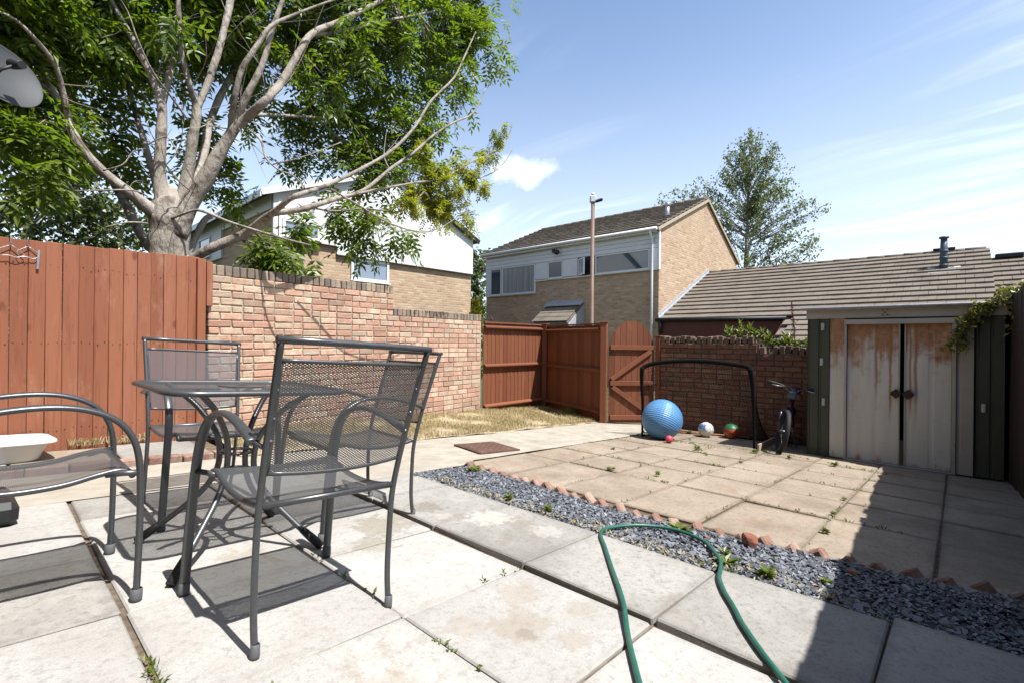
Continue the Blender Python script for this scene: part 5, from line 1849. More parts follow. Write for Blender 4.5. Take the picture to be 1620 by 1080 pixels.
# bare twigs standing off the limbs
for q in range(110):
    a, w_ = limb_pts[ar.randrange(len(limb_pts))]
    if w_ < .02 or a.z < 2.4:
        continue
    d = rvec(ar) + Vector((0, -.35, .15))
    L_ = ar.uniform(.25, .95)
    b_ = a + d.normalized() * L_ * .5 + rvec(ar) * .06
    e_ = b_ + (d.normalized() + rvec(ar) * .6) * L_ * .5
    r0_ = ar.uniform(.004, .009)
    twg.tube([p_ - TB for p_ in spline([a, b_, e_], 4)], [r0_ * (1 - .75 * i_ / 8) for i_ in range(9)], 5, caps=False)
    f_ = e_ + rvec(ar) * L_ * .3
    twg.tube([b_ - TB, b_.lerp(f_, .5) - TB + rvec(ar) * .02, f_ - TB], [r0_ * .5, r0_ * .35, r0_ * .15], 4, caps=False)
for (x, y, z, r0, kind) in BLOBS:
    c = Vector((x, y, z))
    near = sorted(limb_pts, key=lambda q: (q[0] - c).length)[:3]
    a = near[ar.randrange(len(near))][0]
    hub = []
    nt = max(3, int(14 * r0))
    for q in range(nt):
        e = c + rvec(ar) * r0 * ar.uniform(.35, .95)
        mid = a.lerp(e, .5) + rvec(ar) * r0 * .15 + Vector((0, 0, .06 * r0))
        rr_ = .010 if r0 > .4 else .006
        twg.tube([a - TB, a.lerp(mid, .5) - TB + rvec(ar) * .02, mid - TB, e - TB], [rr_ * 1.3, rr_, rr_ * .7, rr_ * .25], 5, caps=False)
        hub += [mid.lerp(e, f_) for f_ in (.25, .5, .75, 1.0)]
    n = int((128 if kind == 0 else 760) * (r0 / .6) ** 2.0)
    n = max(n, 26)
    if z > 9.5:
        n = int(n * .35)
    for q in range(n):
        if ar.random() < .78:
            p = ar.choice(hub) + rvec(ar) * r0 * .17
        else:
            p = c + rvec(ar) * r0 * ar.random() ** .45
        d = (p - c) * .8 + rvec(ar) * r0 * .8 + Vector((0, 0, -.15))
        if kind == 0:
            compound_leaf(leaf0, p, d, ar, ar.uniform(.22, .31), 4, .046, ar.uniform(.11, .14))
        else:
            compound_leaf(leaf1 if ar.random() < .85 else leaf0, p, d + Vector((0, 0, .3 * r0)), ar, ar.uniform(.09, .14), 4, .021, .058)
twg.build('twigs', MAT['bark'], ash)['kind'] = 'stuff'
stuff(obj('foliage', new_mesh('foliage', leaf0.v, leaf0.f), MAT['leaf_ash'], ash, loc=-TB))
stuff(obj('yellowing_foliage', new_mesh('yellowing_foliage', leaf1.v, leaf1.f), MAT['leaf_gold'], ash, loc=-TB))


def crown_tree(name, label, base, height, blobs, leafmat_, barkmat, L0, n_leaf, seed, trunk_r=.12, group=None):
    """trunk, limbs to each clump of the crown, and loose clusters of leaves in the clumps"""
    r_ = random.Random(seed)
    B = Vector(base)
    t = thing(name, label, 'tree', B, group=group)
    tr = MB()
    top = Vector((blobs[0][0], blobs[0][1], blobs[0][2]))
    ax = [B + (top - B) * f_ + Vector((r_.uniform(-.12, .12), r_.uniform(-.12, .12), 0)) * (1 if 0 < f_ < 1 else 0) for f_ in (0, .2, .4, .6, .8, 1.0)]
    tr.tube([p - B for p in ax], [trunk_r, trunk_r * .85, trunk_r * .7, trunk_r * .5, trunk_r * .33, trunk_r * .1], 10)
    tr.build('trunk', barkmat, t)
    lb, lf = MB(), MB()
    tot = sum(b[3] ** 2 for b in blobs)
    for (x, y, z, r0) in blobs:
        c = Vector((x, y, z))
        f_ = max(.12, min(.93, (z - B.z) / (top.z - B.z) - .16))
        k = f_ * 5
        a = ax[int(k)].lerp(ax[min(5, int(k) + 1)], k - int(k))
        ends = []
        for q in range(6):
            e = c + rvec(r_) * r0 * .85
            m1 = a.lerp(e, .5) + Vector((0, 0, .1 * r0))
            lb.tube([a - B, m1 - B, e - B], [trunk_r * .2, trunk_r * .11, trunk_r * .04], 5, caps=False)
            ends += [m1.lerp(e, g_) for g_ in (.2, .45, .7, .9, 1.0)]
        n = int(n_leaf * r0 ** 2 / tot)
        for q in range(n):
            p = r_.choice(ends) + rvec(r_) * r0 * .34 * r_.random() if r_.random() < .8 else c + rvec(r_) * r0 * r_.random() ** .5
            add_leaf(lf, p - B, rvec(r_) + Vector((0, 0, -.6)), rvec(r_) + Vector((0, 0, .5)), L0 * r_.uniform(.6, 1.3), L0 * r_.uniform(.45, .75))
    lb.build('branches', barkmat, t)['kind'] = 'stuff'
    stuff(obj('foliage', new_mesh('foliage', lf.v, lf.f), leafmat_, t))
    return t


# birch behind the bungalow roof
def pd(px_, py_, t):
    return t  # (kept for symmetry of the tables below)


bx, by = 26.75, 7.87
bb_ = [(bx - .1, by + .1, 11.55, .55), (bx + .05, by - .1, 11.0, .85), (bx - .5, by + .6, 10.8, .7), (bx + .45, by - .5, 10.6, .75), (bx - .3, by + .5, 10.2, .95),
       (bx + .7, by - .9, 9.9, .85), (bx - .6, by + .8, 9.6, .95), (bx + .2, by - .3, 9.3, 1.0), (bx + .9, by - 1.2, 9.2, .8), (bx - 1.0, by + 1.4, 9.2, .7),
       (bx - 1.6, by + 2.2, 9.0, .65), (bx - 2.1, by + 2.9, 8.6, .6), (bx - 2.6, by + 3.6, 8.45, .42), (bx - 1.4, by + 2.0, 8.3, .75), (bx - .4, by + .5, 8.5, 1.0),
       (bx + .4, by - .5, 8.3, 1.0), (bx + 1.1, by - 1.6, 8.2, .7), (bx + 1.7, by - 2.3, 8.0, .5), (bx + 2.1, by - 2.9, 7.8, .34), (bx - .9, by + 1.3, 7.5, .95),
       (bx, by, 7.3, 1.05), (bx + .9, by - 1.3, 6.9, .85), (bx + 1.5, by - 2.1, 6.3, .75), (bx - .4, by + .6, 6.3, 1.0), (bx + .6, by - .8, 5.7, .95), (bx + 1.6, by - 2.2, 5.6, .6), (bx - .5, by + .7, 5.1, .95), (bx + .7, by - 1.0, 4.6, .9)]
crown_tree('birch_tree', 'airy birch tree standing behind the low tiled roof', (bx - .2, by + .3, -.7), 13, bb_, MAT['leaf_birch'], MAT['bark_pale'], .135, 14500, 5, .12)
# trees behind the left fence
lb_ = [(.8, 17.6, 7.0, 1.0), (-.6, 18.6, 6.6, 1.3), (1.7, 17.0, 6.0, 1.0), (.4, 18.2, 5.7, 1.3), (2.2, 16.7, 4.9, .9), (-.6, 18.8, 4.9, 1.3), (1.2, 17.6, 4.6, 1.2), (2.6, 16.4, 3.9, .8), (.3, 18.4, 3.7, 1.3), (1.7, 17.2, 3.5, 1.1), (-.9, 19, 3.4, 1.3),
       (2.6, 16.5, 2.9, .9), (1.1, 17.8, 2.6, 1.2), (-.3, 18.8, 2.5, 1.3), (2.0, 17, 2.1, 1.0), (3.0, 16.2, 2.2, .7), (.2, 18.2, 1.5, 1.3), (1.4, 17.5, 1.3, 1.2), (2.7, 16.4, 1.2, .9)]
crown_tree('garden_tree', 'broad small leaved tree behind the wire hangers on the left fence', (.6, 18.2, -.5), 8, lb_, MAT['leaf_bg'], MAT['bark_dark'], .17, 21000, 6, .16)
# tree between the houses
mb_ = [(20.6, 21.9, 6.0, .9), (20.3, 22.2, 5.2, 1.1), (20.9, 21.6, 4.6, 1.0), (20.2, 22.4, 4.0, 1.2), (20.8, 21.8, 3.2, 1.2), (20.3, 22.2, 2.4, 1.2), (20.8, 21.7, 1.6, 1.2), (20.2, 22.4, .9, 1.2)]
crown_tree('background_tree', 'green tree in the narrow gap between the white gable and the brick house', (20.5, 22.1, -.8), 7, mb_, MAT['leaf_bg'], MAT['bark_dark'], .26, 3600, 9, .12)

# golden conifer and a buddleia spray just over the wall end
m_ = MB()
r_ = random.Random(9)
cf = thing('conifer', 'golden dwarf conifer peeping over the end of the low brick wall', 'shrub', (6.47, 6.95, -.4))
for q in range(900):
    h = r_.random()
    a = r_.uniform(0, 6.283)
    rr_ = .33 * (1 - h) ** .9 * r_.uniform(.55, 1.05)
    c = Vector((math.cos(a) * rr_, math.sin(a) * rr_, .55 + h * 1.52))
    add_leaf(m_, c, Vector((math.cos(a), math.sin(a), 1.1)), rvec(r_), .10, .035)
obj('foliage', new_mesh('foliage', m_.v, m_.f), MAT['leaf_conifer'], cf)
m_ = MB()
m_.tube([(0, 0, 0), (0, 0, 1.9)], [.03, .008], 8)
m_.build('trunk', MAT['bark_dark'], cf)
bd = thing('flowering_shrub', 'straggly shrub with lilac flower spikes behind the sunlit fence panel', 'shrub', (7.0, 6.75, -.45))
st, fl_, lf = MB(), MB(), MB()
for (dx, dy, h, k) in ((-.18, .1, 1.78, 1), (-.05, .1, 1.72, 0), (.12, .0, 1.70, 0), (.85, -.1, 1.72, 1), (.6, -.05, 1.66, 0), (-.28, .1, 1.66, 0)):
    P = [Vector((dx * .3, dy * .3, 0)), Vector((dx * .7, dy * .7, h * .6)), Vector((dx, dy, h)), Vector((dx - .05, dy, h + .10 * k))]
    st.tube(P, [.012, .008, .005, .003], 6)
    if k:
        for q in range(260):
            f_ = r_.random()
            c = P[2] + (P[3] - P[2]) * (f_ * 1.1) + rvec(r_) * .022 * (1.1 - f_)
            add_leaf(fl_, c, rvec(r_), rvec(r_), .013, .012)
    for q in range(26):
        f_ = r_.uniform(.5, 1)
        c = P[1].lerp(P[2], f_)
        add_leaf(lf, c, rvec(r_) + Vector((0, 0, -.2)), Vector((0, 0, 1)), .10, .028)
st.build('stem', MAT['bark_dark'], bd)
obj('flowers', new_mesh('flowers', fl_.v, fl_.f), MAT['lilac'], bd)
obj('foliage', new_mesh('foliage', lf.v, lf.f), MAT['leaf_bg'], bd)

# ------------------------------------------------------------------ garden chairs and table
def diamond(S, nu, nv, hw):
    """expanded metal: a lattice of narrow strands over the surface S(u, v)"""
    vs, fs = [], []
    for j in range(nv):
        for i in range(nu + 1):
            u0 = (i + .5 * (j % 2)) / (nu + .5)
            for s_ in (-.5, .5):
                u1 = u0 + s_ / (nu + .5)
                if u1 < -.001 or u1 > 1.001 or u0 > 1.001:
                    continue
                b = len(vs)
                w_ = hw
                vs += [S(u0 - w_, j / nv), S(u0 + w_, j / nv), S(u1 + w_, (j + 1) / nv), S(u1 - w_, (j + 1) / nv)]
                fs.append((b, b + 1, b + 2, b + 3))
    return vs, fs


def lerp_path(P, t):
    L = [0]
    for a, b in zip(P[:-1], P[1:]):
        L.append(L[-1] + (Vector(b) - Vector(a)).length)
    s = t * L[-1]
    for i in range(len(P) - 1):
        if s <= L[i + 1] + 1e-9:
            f_ = (s - L[i]) / max(1e-9, L[i + 1] - L[i])
            return Vector(P[i]).lerp(Vector(P[i + 1]), f_)
    return Vector(P[-1])


GM = MAT['grey_metal']


def make_chair(label, group):
    t = thing('garden_chair', label, 'chair', group=group)
    post = [(.225, -.28, .012), (.228, -.258, .12), (.231, -.25, .28), (.233, -.254, .42), (.240, -.292, .60), (.248, -.340, .77), (.256, -.385, .93)]
    for s_ in (-1, 1):
        m_ = MB()
        m_.tube(spline([(x * s_, y, z) for x, y, z in post]), .0103, 12)
        pl = m_.build('rear_leg', GM, t)
        m_ = MB()
        m_.lathe([(0, -.001), (.0132, 0), (.0142, .012), (.0132, .042), (.0104, .044)], 12, (.225 * s_, -.28, 0))
        m_.build('foot_cap', MAT['grey_cap'], pl)
        arm = [(.270, .278, .012), (.2695, .274, .20), (.268, .266, .38), (.266, .254, .50), (.264, .230, .575), (.262, .185, .632), (.261, .115, .668), (.261, .03, .682), (.262, -.07, .676), (.264, -.17, .655), (.267, -.262, .628)]
        m_ = MB()
        m_.tube(spline([(x * s_, y, z) for x, y, z in arm]), .0172, 14, refv=(1, 0, 0), ry=.0105)
        fl2 = m_.build('arm_leg', GM, t)
        m_ = MB()
        m_.tube([(.267 * s_, -.245, .630), (.240 * s_, -.300, .612)], .008, 8)
        m_.build('arm_bracket', GM, fl2)
        m_ = MB()
        m_.lathe([(0, -.001), (.0182, 0), (.0192, .012), (.0182, .042), (.0155, .044)], 12, (.270 * s_, .278, 0))
        m_.build('foot_cap', MAT['grey_cap'], fl2)
    m_ = MB()
    m_.tube([(-.268, -.385, .93), (-.13, -.389, .931), (0, -.390, .931), (.13, -.389, .931), (.268, -.385, .93)], .0112, 12)
    m_.build('top_rail', GM, t)
    # back panel
    pz = [(0, -.278, .535), (0, -.300, .62), (0, -.338, .76), (0, -.367, .872)]

    def Sb(u, v):
        p = lerp_path(pz, v)
        hwid = .229 + .018 * v
        return Vector(((u - .5) * 2 * hwid, p.y - .018 * (1 - (2 * u - 1) ** 2), p.z - .012 * (1 - (2 * u - 1) ** 2) * (1 - v)))
    vs, fs = diamond(Sb, 39, 90, .0054)
    obj('back_mesh', new_mesh('back_mesh', vs, fs), MAT['mesh_metal'], t)
    m_ = MB()
    for v in (0, 1):
        m_.tube([Sb(u / 10, v) for u in range(11)], .0065, 8, refv=(0, 0, 1), ry=.0045)
    for u in (.006, .994):
        m_.tube([Sb(u, v / 8) for v in range(9)], .006, 8, ry=.0035, refv=(1, 0, 0))
    m_.build('back_edge', GM, t)
    # seat
    sp = spline([(0, -.245, .437), (0, -.18, .424), (0, -.06, .416), (0, .06, .424), (0, .15, .446), (0, .205, .456), (0, .238, .448), (0, .250, .430)], 4)

    def Ss(u, v):
        p = lerp_path(sp, v)
        return Vector(((u - .5) * 2 * .214, p.y, p.z + .004 - .010 * (1 - (2 * u - 1) ** 2)))
    vs, fs = diamond(Ss, 40, 104, .0060)
    obj('seat_mesh', new_mesh('seat_mesh', vs, fs), MAT['mesh_metal'], t)
    m_ = MB()
    for s_ in (-1, 1):
        m_.tube([(p.x + .219 * s_, p.y, p.z - .004) for p in sp], .0098, 10)
        m_.tube([(.216 * s_, .175, .440), (.240 * s_, .215, .446), (.266 * s_, .258, .448)], .0105, 8)
    m_.tube([(-.219, .248, .430), (.219, .248, .430)], .010, 10)
    m_.build('seat_frame', GM, t)
    m_ = MB()
    m_.tube([(-.233, -.252, .432), (.233, -.252, .432)], .0108, 12)
    m_.build('rear_bar', GM, t)
    m_ = MB()
    for z_, f_ in ((.60, .3), (.70, .5), (.82, .75)):
        for s_ in (-1, 1):
            p = Sb(.5 + .492 * s_, f_)
            m_.tube([p + Vector((0, -.004, 0)), p + Vector((s_ * .016, 0, 0))], .004, 6)
    m_.build('back_fixings', MAT['zinc'], t)
    return t


def patio_place(o, x, y, rz, dz=0.0):
    M = Matrix.Translation((x, y, gz(x) + dz)) @ Matrix.Rotation(TILT, 4, 'Y') @ Matrix.Rotation(rz, 4, 'Z')
    o.matrix_basis = M
    return o


CG = 'grey mesh garden chairs round the table'
chA = make_chair('grey mesh garden chair nearest the camera with its back turned', CG)
patio_place(chA, .757, 1.780, 0)
chB = dup(chA)
chB['label'] = 'grey mesh garden chair on the far side of the table before the fence'
patio_place(chB, .835, 3.125, R(180 + 2))
chC = dup(chA)
chC['label'] = 'grey mesh garden chair half hidden behind the nearest chair beside the brick wall'
patio_place(chC, 1.36, 2.49, R(90))
chD = dup(chA)
chD['label'] = 'grey mesh garden chair cut off by the left edge of the photo'
patio_place(chD, .080, 2.385, R(-90))

tb = thing('garden_table', 'square grey mesh garden table with rounded corners between the chairs', 'table')
HS, RC, TH = .355, .115, .735


def rr_edge(n=9, hs=HS, rc=RC):
    out = []
    for cx, cy, a0 in ((1, 1, 0), (-1, 1, 90), (-1, -1, 180), (1, -1, 270)):
        for k in range(n):
            a = R(a0 + 90 * k / (n - 1))
            out.append(((hs - rc) * cx + rc * math.cos(a), (hs - rc) * cy + rc * math.sin(a)))
    return out


ed = rr_edge()
m_ = MB()
ring = [(x, y, TH - .012) for x, y in ed] + [(ed[0][0], ed[0][1], TH - .012)]
m_.tube(ring, .012, 10, caps=False, refv=(0, 0, 1), ry=.014)
m_.build('table_rim', GM, tb)


def inside(x, y):
    ax, ay = abs(x), abs(y)
    if ax > HS or ay > HS:
        return False
    dx, dy = ax - (HS - RC), ay - (HS - RC)
    return dx <= 0 or dy <= 0 or dx * dx + dy * dy < RC * RC


vs, fs = diamond(lambda u, v: Vector(((u - .5) * 2 * HS, (v - .5) * 2 * HS, TH - .008)), 60, 186, .0034)
nf = []
for f in fs:
    c = sum((vs[i] for i in f), Vector()) / 4
    if inside(c.x, c.y) and math.hypot(c.x, c.y) > .045:
        nf.append(f)
obj('table_mesh', new_mesh('table_mesh', vs, nf), MAT['mesh_metal'], tb)
m_ = MB()
rg = [(math.cos(a * math.pi / 12) * .055, math.sin(a * math.pi / 12) * .055, TH - .008) for a in range(25)]
m_.tube(rg, .022, 8, caps=False, refv=(0, 0, 1), ry=.02) if False else None
V, Fq = [], []
for a in range(25):
    cs, sn = math.cos(a * math.pi / 12), math.sin(a * math.pi / 12)
    V += [(.024 * cs, .024 * sn, TH - .004), (.095 * cs, .095 * sn, TH - .004), (.095 * cs, .095 * sn, TH - .010), (.024 * cs, .024 * sn, TH - .010)]
for a in range(24):
    for k in range(4):
        Fq.append((a * 4 + k, a * 4 + (k + 1) % 4, a * 4 + 4 + (k + 1) % 4, a * 4 + 4 + k))
m_.add(V, Fq)
m_.build('parasol_ring', GM, tb)
m_ = MB()
for a in ((-.30, 0), (.30, 0), (0, -.30), (0, .30)):
    e = Vector((a[0], a[1], 0)).normalized() * (HS - .01)
    m_.bar((0.09 * a[0] / .3, .09 * a[1] / .3, TH - .02), (e.x, e.y, TH - .02), .022, .010)
m_.build('under_brace', GM, tb)
for sx in (-1, 1):
    for sy in (-1, 1):
        m_ = MB()
        P = spline([(.278 * sx, .278 * sy, .025), (.20 * sx, .20 * sy, .115), (.105 * sx, .105 * sy, .24), (.062 * sx, .062 * sy, .34), (.056 * sx, .056 * sy, .43), (.075 * sx, .075 * sy, .52), (.14 * sx, .14 * sy, .63), (.215 * sx, .215 * sy, .705), (.24 * sx, .24 * sy, .722)])
        m_.tube(P, .0128, 12)
        lg = m_.build('leg', GM, tb)
        m_ = MB()
        m_.tube([(.292 * sx, .292 * sy, .012), (.262 * sx, .262 * sy, .045), (.225 * sx, .225 * sy, .087)], [.018, .019, .0155], 12)
        m_.build('foot_cap', MAT['black_plastic'], lg)
m_ = MB()
for z_ in (.345, .43):
    m_.tube([(math.cos(a * math.pi / 8) * .067, math.sin(a * math.pi / 8) * .067, z_) for a in range(17)], .007, 8, caps=False, refv=(0, 0, 1))
m_.build('leg_ring', GM, tb)
patio_place(tb, .757, 2.44, 0)

# parasol base, tub, dish, hangers
pb = thing('parasol_base', 'black plastic parasol base at the left edge beyond the cut off chair', 'parasol base', (-.14, 3.50, gz(-.14)), (0, TILT, .05))
m_ = MB()
m_.box((0, 0, .058), (.47, .44, .115), None, .03)
m_.build('block', MAT['black_plastic'], pb)
m_ = MB()
m_.tube([(0, 0, .11), (0, 0, .40)], [.05, .026], 14)
m_.build('socket', MAT['black_plastic'], pb)
m_ = MB()
for a in ((-.14, -.2235), (0, -.2235), (.14, -.2235)):
    m_.box((a[0], a[1], .05), (.012, .008, .07), None, .002)
m_.build('ribs', MAT['black_plastic'], pb)

def tub():
    t = thing('plastic_tub', 'white plastic tub standing against the foot of the left fence', 'tub', (-.045, 5.04, gz(0) + .012), (0, TILT, AF))
    bm = bmesh.new()
    prof = [(.0, .004, 0), (.78, .0, 0), (.86, .02, 0), (1.0, .145, 0), (1.0, .153, .035), (1.0, .137, .038), (1.0, .133, .030), (.99, .145, -.012), (.83, .03, -.012), (.0, .014, 0)]
    n = 36
    rings = []
    for (k, z, o) in prof:
        rg_ = []
        for i in range(n):
            a = 2 * math.pi * i / n
            ca, sa = math.cos(a), math.sin(a)
            e = .34
            x = math.copysign(abs(ca) ** e, ca) * (.345 * k + o)
            y = math.copysign(abs(sa) ** e, sa) * (.215 * k + o)
            rg_.append(bm.verts.new((x, y, z)))
        rings.append(rg_)
    for a, b in zip(rings[:-1], rings[1:]):
        for i in range(n):
            try:
                bm.faces.new((a[i], a[(i + 1) % n], b[(i + 1) % n], b[i]))
            except ValueError:
                pass
    bmesh.ops.remove_doubles(bm, verts=bm.verts, dist=.0005)
    bmesh.ops.recalc_face_normals(bm, faces=bm.faces)
    me = bpy.data.meshes.new('basin')
    bm.to_mesh(me)
    bm.free()
    for p in me.polygons:
        p.use_smooth = True
    obj('basin', me, MAT['white_plastic'], t)
    m_ = MB()
    m_.box((.0, -.252, .143), (.16, .03, .018), None, .006)
    m_.build('grip', MAT['white_plastic'], t)


tub()

ds = thing('satellite_dish', 'grey satellite dish with a black receiver arm at the top left corner', 'satellite dish', (-.62, 5.22, 2.62))
m_ = MB()
Nd = Vector((.42, -.80, .36)).normalized()
Xd = Nd.cross(Vector((0, 0, 1))).normalized()
Yd = Xd.cross(Nd) * -1
if Yd.z < 0:
    Yd = -Yd
Dm = Matrix((Xd, Yd, Nd)).transposed()
DC = Vector((.045, 5.02, 2.76)) - ds.location
prof = [(.0, -.03)] + [(.215 * k / 10, -.03 + .055 * (k / 10) ** 2) for k in range(1, 11)] + [(.219, .029), (.219, .021), (.212, .016)] + [(.215 * k / 10, -.036 + .052 * (k / 10) ** 2) for k in range(9, 0, -1)] + [(0, -.036)]
m_.lathe(prof, 48, DC, Dm @ Matrix.Diagonal((1.08, 1.15, 1)))
m_.build('reflector', MAT['dish'], ds)
m_ = MB()
e0 = DC + Dm @ Vector((.15, -.13, -.01))
e1 = DC + Dm @ Vector((.09, -.10, .15))
e2 = DC + Dm @ Vector((.02, -.05, .20))
m_.tube([e0, e0.lerp(e1, .6) + Dm @ Vector((0, -.03, 0)), e1, e2], .011, 8)
m_.tube([e2 + Dm @ Vector((0, .03, -.045)), e2 + Dm @ Vector((0, .028, -.04)), e2, e2 + Dm @ Vector((0, -.03, .05))], [.001, .034, .030, .026], 14)
m_.build('receiver_arm', MAT['black_plastic'], ds)
m_ = MB()
m_.tube([DC + Dm @ Vector((0, 0, -.035)), DC + Dm @ Vector((0, 0, -.10)), (0, 0, 0)], .022, 10)
m_.box((.012, 0, 0), (.02, .14, .22), None, .004)
m_.build('wall_bracket', MAT['zinc'], ds)

def hanger(label, s_c, w_, tiltz):
    c = LF(s_c, .0, 0)
    zt = 1.650 + .03 * s_c
    t = thing('wire_hanger', label, 'hanger', (c.x, c.y, zt), (0, 0, AF), 'wire hangers hooked over the left fence')
    m_ = MB()
    m_.tube(spline([(.005, .030, -.02), (.005, .022, .012), (.004, .0, .020), (.0, -.022, .010), (-.002, -.026, -.02), (.0, -.03, -.055)], 3), .0028, 6)
    m_.build('hook', MAT['zinc'], t)
    m_ = MB()
    l_, r2 = -w_, w_ * .95
    m_.tube(spline([(.0, -.03, -.055), (l_ * .9, -.036, -.095), (l_ * 1.02, -.038, -.115), (l_ * .75, -.038, -.142), (l_ * .2, -.038, -.137), (r2 * .35, -.040, -.148), (r2 * .8, -.038, -.138), (r2, -.036, -.118 + tiltz), (.0, -.03, -.055)], 3), .0026, 6)
    m_.build('frame', MAT['zinc'], t)


hanger('left one of the two bent wire hangers hooked over the left fence', .112, .073, 0)
hanger('wire hanger on the left fence with the steel strip hanging from its end', .206, .062, .01)
c = LF(.262, .034, 1.505)
m_ = MB()
m_.box((0, 0, 0), (.016, .010, .15), Matrix.Rotation(.05, 3, 'Y'), .002)
o = m_.build('steel_strip', MAT['zinc'])
o.location = c
o.rotation_euler = (0, 0, AF)
tag(o, 'short steel strip hanging on the left fence from a wire hanger', 'strip')

# ------------------------------------------------------------------ hose
HP = [(1.02, .47), (1.273, .668), (1.45, .80), (1.631, .924), (1.86, 1.11), (2.053, 1.265), (2.17, 1.36), (2.28, 1.405), (2.408, 1.368), (2.51, 1.30), (2.575, 1.20), (2.585, 1.08), (2.53, .96), (2.43, .875), (2.331, .81), (2.23, .775),
      (2.13, .745), (2.013, .685), (1.90, .61), (1.795, .546), (1.663, .449), (1.594, .385), (1.45, .26), (1.2, .10)]


def hose_h(x, y):
    if x > 2.225:
        return .024
    if x > 1.60:
        return .029
    return .012 + max(0, (x - 1.42)) / .18 * .010


hp = spline([(x, y, gz(x) + hose_h(x, y)) for x, y in HP], 5)
m_ = MB()
m_.tube(hp, .0095, 10)
tag(m_.build('garden_hose', MAT['hose']), 'green garden hose looping from the pale slabs over the slate strip', 'hose')

# ------------------------------------------------------------------ goal, balls, bike
GLA, GLB = Vector((6.0, 3.127, 0)), Vector((6.24, 1.79, 0))
goal = thing('play_goal', 'black pop up football goal with a bowed top bar before the shaded wall', 'goal', (6.1, 2.46, gz(6.1)))
GO = goal.location.copy()


def strap(pts, w0, w1, th):
    m_ = MB()
    m_.tube(pts, [w0 + (w1 - w0) * i / (len(pts) - 1) for i in range(len(pts))], 8, refv=(-1, 0, .2) if False else None)
    return m_


zA, zB = gz(6.0), gz(6.24)
arcp = [(GLA.x, GLA.y, .565), (6.03, 3.03, .615), (6.07, 2.80, .655), (6.11, 2.55, .672), (6.15, 2.30, .672), (6.20, 2.05, .652), (6.235, 1.90, .628), (6.24, 1.842, .600)]
m_ = MB()
m_.tube([Vector(p) - GO for p in spline(arcp, 4)], .012, 8, refv=(0, 0, 1), ry=.008) if False else None
ap = [Vector(p) - GO for p in spline(arcp, 4)]
m_.tube(ap, .028, 10, refv=(0, 0, 1), ry=.012)
m_.build('top_bar', MAT['goal_fabric'], goal)
for (P, wA, wB) in (([(6.0, 3.135, .575), (5.995, 3.14, .40), (5.99, 3.12, .10), (6.0, 3.127, zA)], .036, .014), ([(6.24, 1.845, .61), (6.245, 1.815, .40), (6.245, 1.80, .10), (6.24, 1.79, zB)], .034, .012)):
    m_ = MB()
    pp = [Vector(p) - GO for p in spline(P, 4)]
    n_ = len(pp)
    m_.tube(pp, [wA + (wB - wA) * i / (n_ - 1) for i in range(n_)], 8, refv=(0, 1, 0), ry=.014)
    m_.build('post', MAT['goal_fabric'], goal)
bkA, bkB = Vector((7.05, 3.05, gz(7.05) + .012)), Vector((7.25, 1.86, gz(7.25) + .012))
for (a, b, nm) in (((6.0, 3.127, zA + .012), bkA, 'base_bar'), ((6.24, 1.79, zB + .012), bkB, 'base_bar'), (bkA, bkB, 'base_bar')):
    m_ = MB()
    m_.tube([Vector(a) - GO, Vector(b) - GO], .010, 8)
    m_.build(nm, MAT['goal_fabric'], goal)
# net: cords from the top bar down to the back base bar, and the two sides
m_ = MB()


def net(S, nu, nv, r0):
    for i in range(nu + 1):
        P = [S(i / nu, j / 8) for j in range(9)]
        m_.tube(P, r0, 4, caps=False)
    for j in range(nv + 1):
        P = [S(i / 16, j / nv) for i in range(17)]
        m_.tube(P, r0, 4, caps=False)


def Sn(u, v):
    a = lerp_path(ap, .03 + .94 * u)
    b = (bkA.lerp(bkB, u)) - GO
    p = a.lerp(b, v)
    return p + Vector((-.05, 0, -.16)) * math.sin(math.pi * v)


net(Sn, 40, 34, .0018)
for (t0, b0, b1) in ((ap[0], Vector((6.0, 3.127, zA)) - GO, bkA - GO), (ap[-1], Vector((6.24, 1.79, zB)) - GO, bkB - GO)):
    def Sd(u, v, t0=t0, b0=b0, b1=b1):
        top = t0.lerp(b1, u) + Vector((-.05, 0, -.16)) * math.sin(math.pi * u)
        bot = b0.lerp(b1, u)
        return top.lerp(bot, v)
    net(Sd, 18, 16, .0018)
nt_ = m_.build('net', MAT['goal_fabric'], goal)
m_ = MB()
m_.bar((6.24, 1.745, gz(6.24) + .035), (7.15, 1.80, gz(7.15) + .045), .022, .09, ch=.003)
tag(m_.build('timber_board', MAT['plank']), 'pale timber board on edge beside the right foot of the goal', 'board')
m_ = MB()
m_.tube([(6.72, 3.12, gz(6.72) + .018), (7.1, 2.62, gz(7.1) + .018), (7.33, 2.15, gz(7.33) + .016)], .016, 8)
tag(m_.build('garden_cane', MAT['orange_pole']), 'thin orange brown stick on the ground behind the two small balls', 'stick')


def sphere(name, r0, mat, u=32, v=20, rib=None):
    bm = bmesh.new()
    bmesh.ops.create_uvsphere(bm, u_segments=u, v_segments=v, radius=r0)
    me = bpy.data.meshes.new(name)
    bm.to_mesh(me)
    bm.free()
    for p in me.polygons:
        p.use_smooth = True
    return obj(name, me, mat)


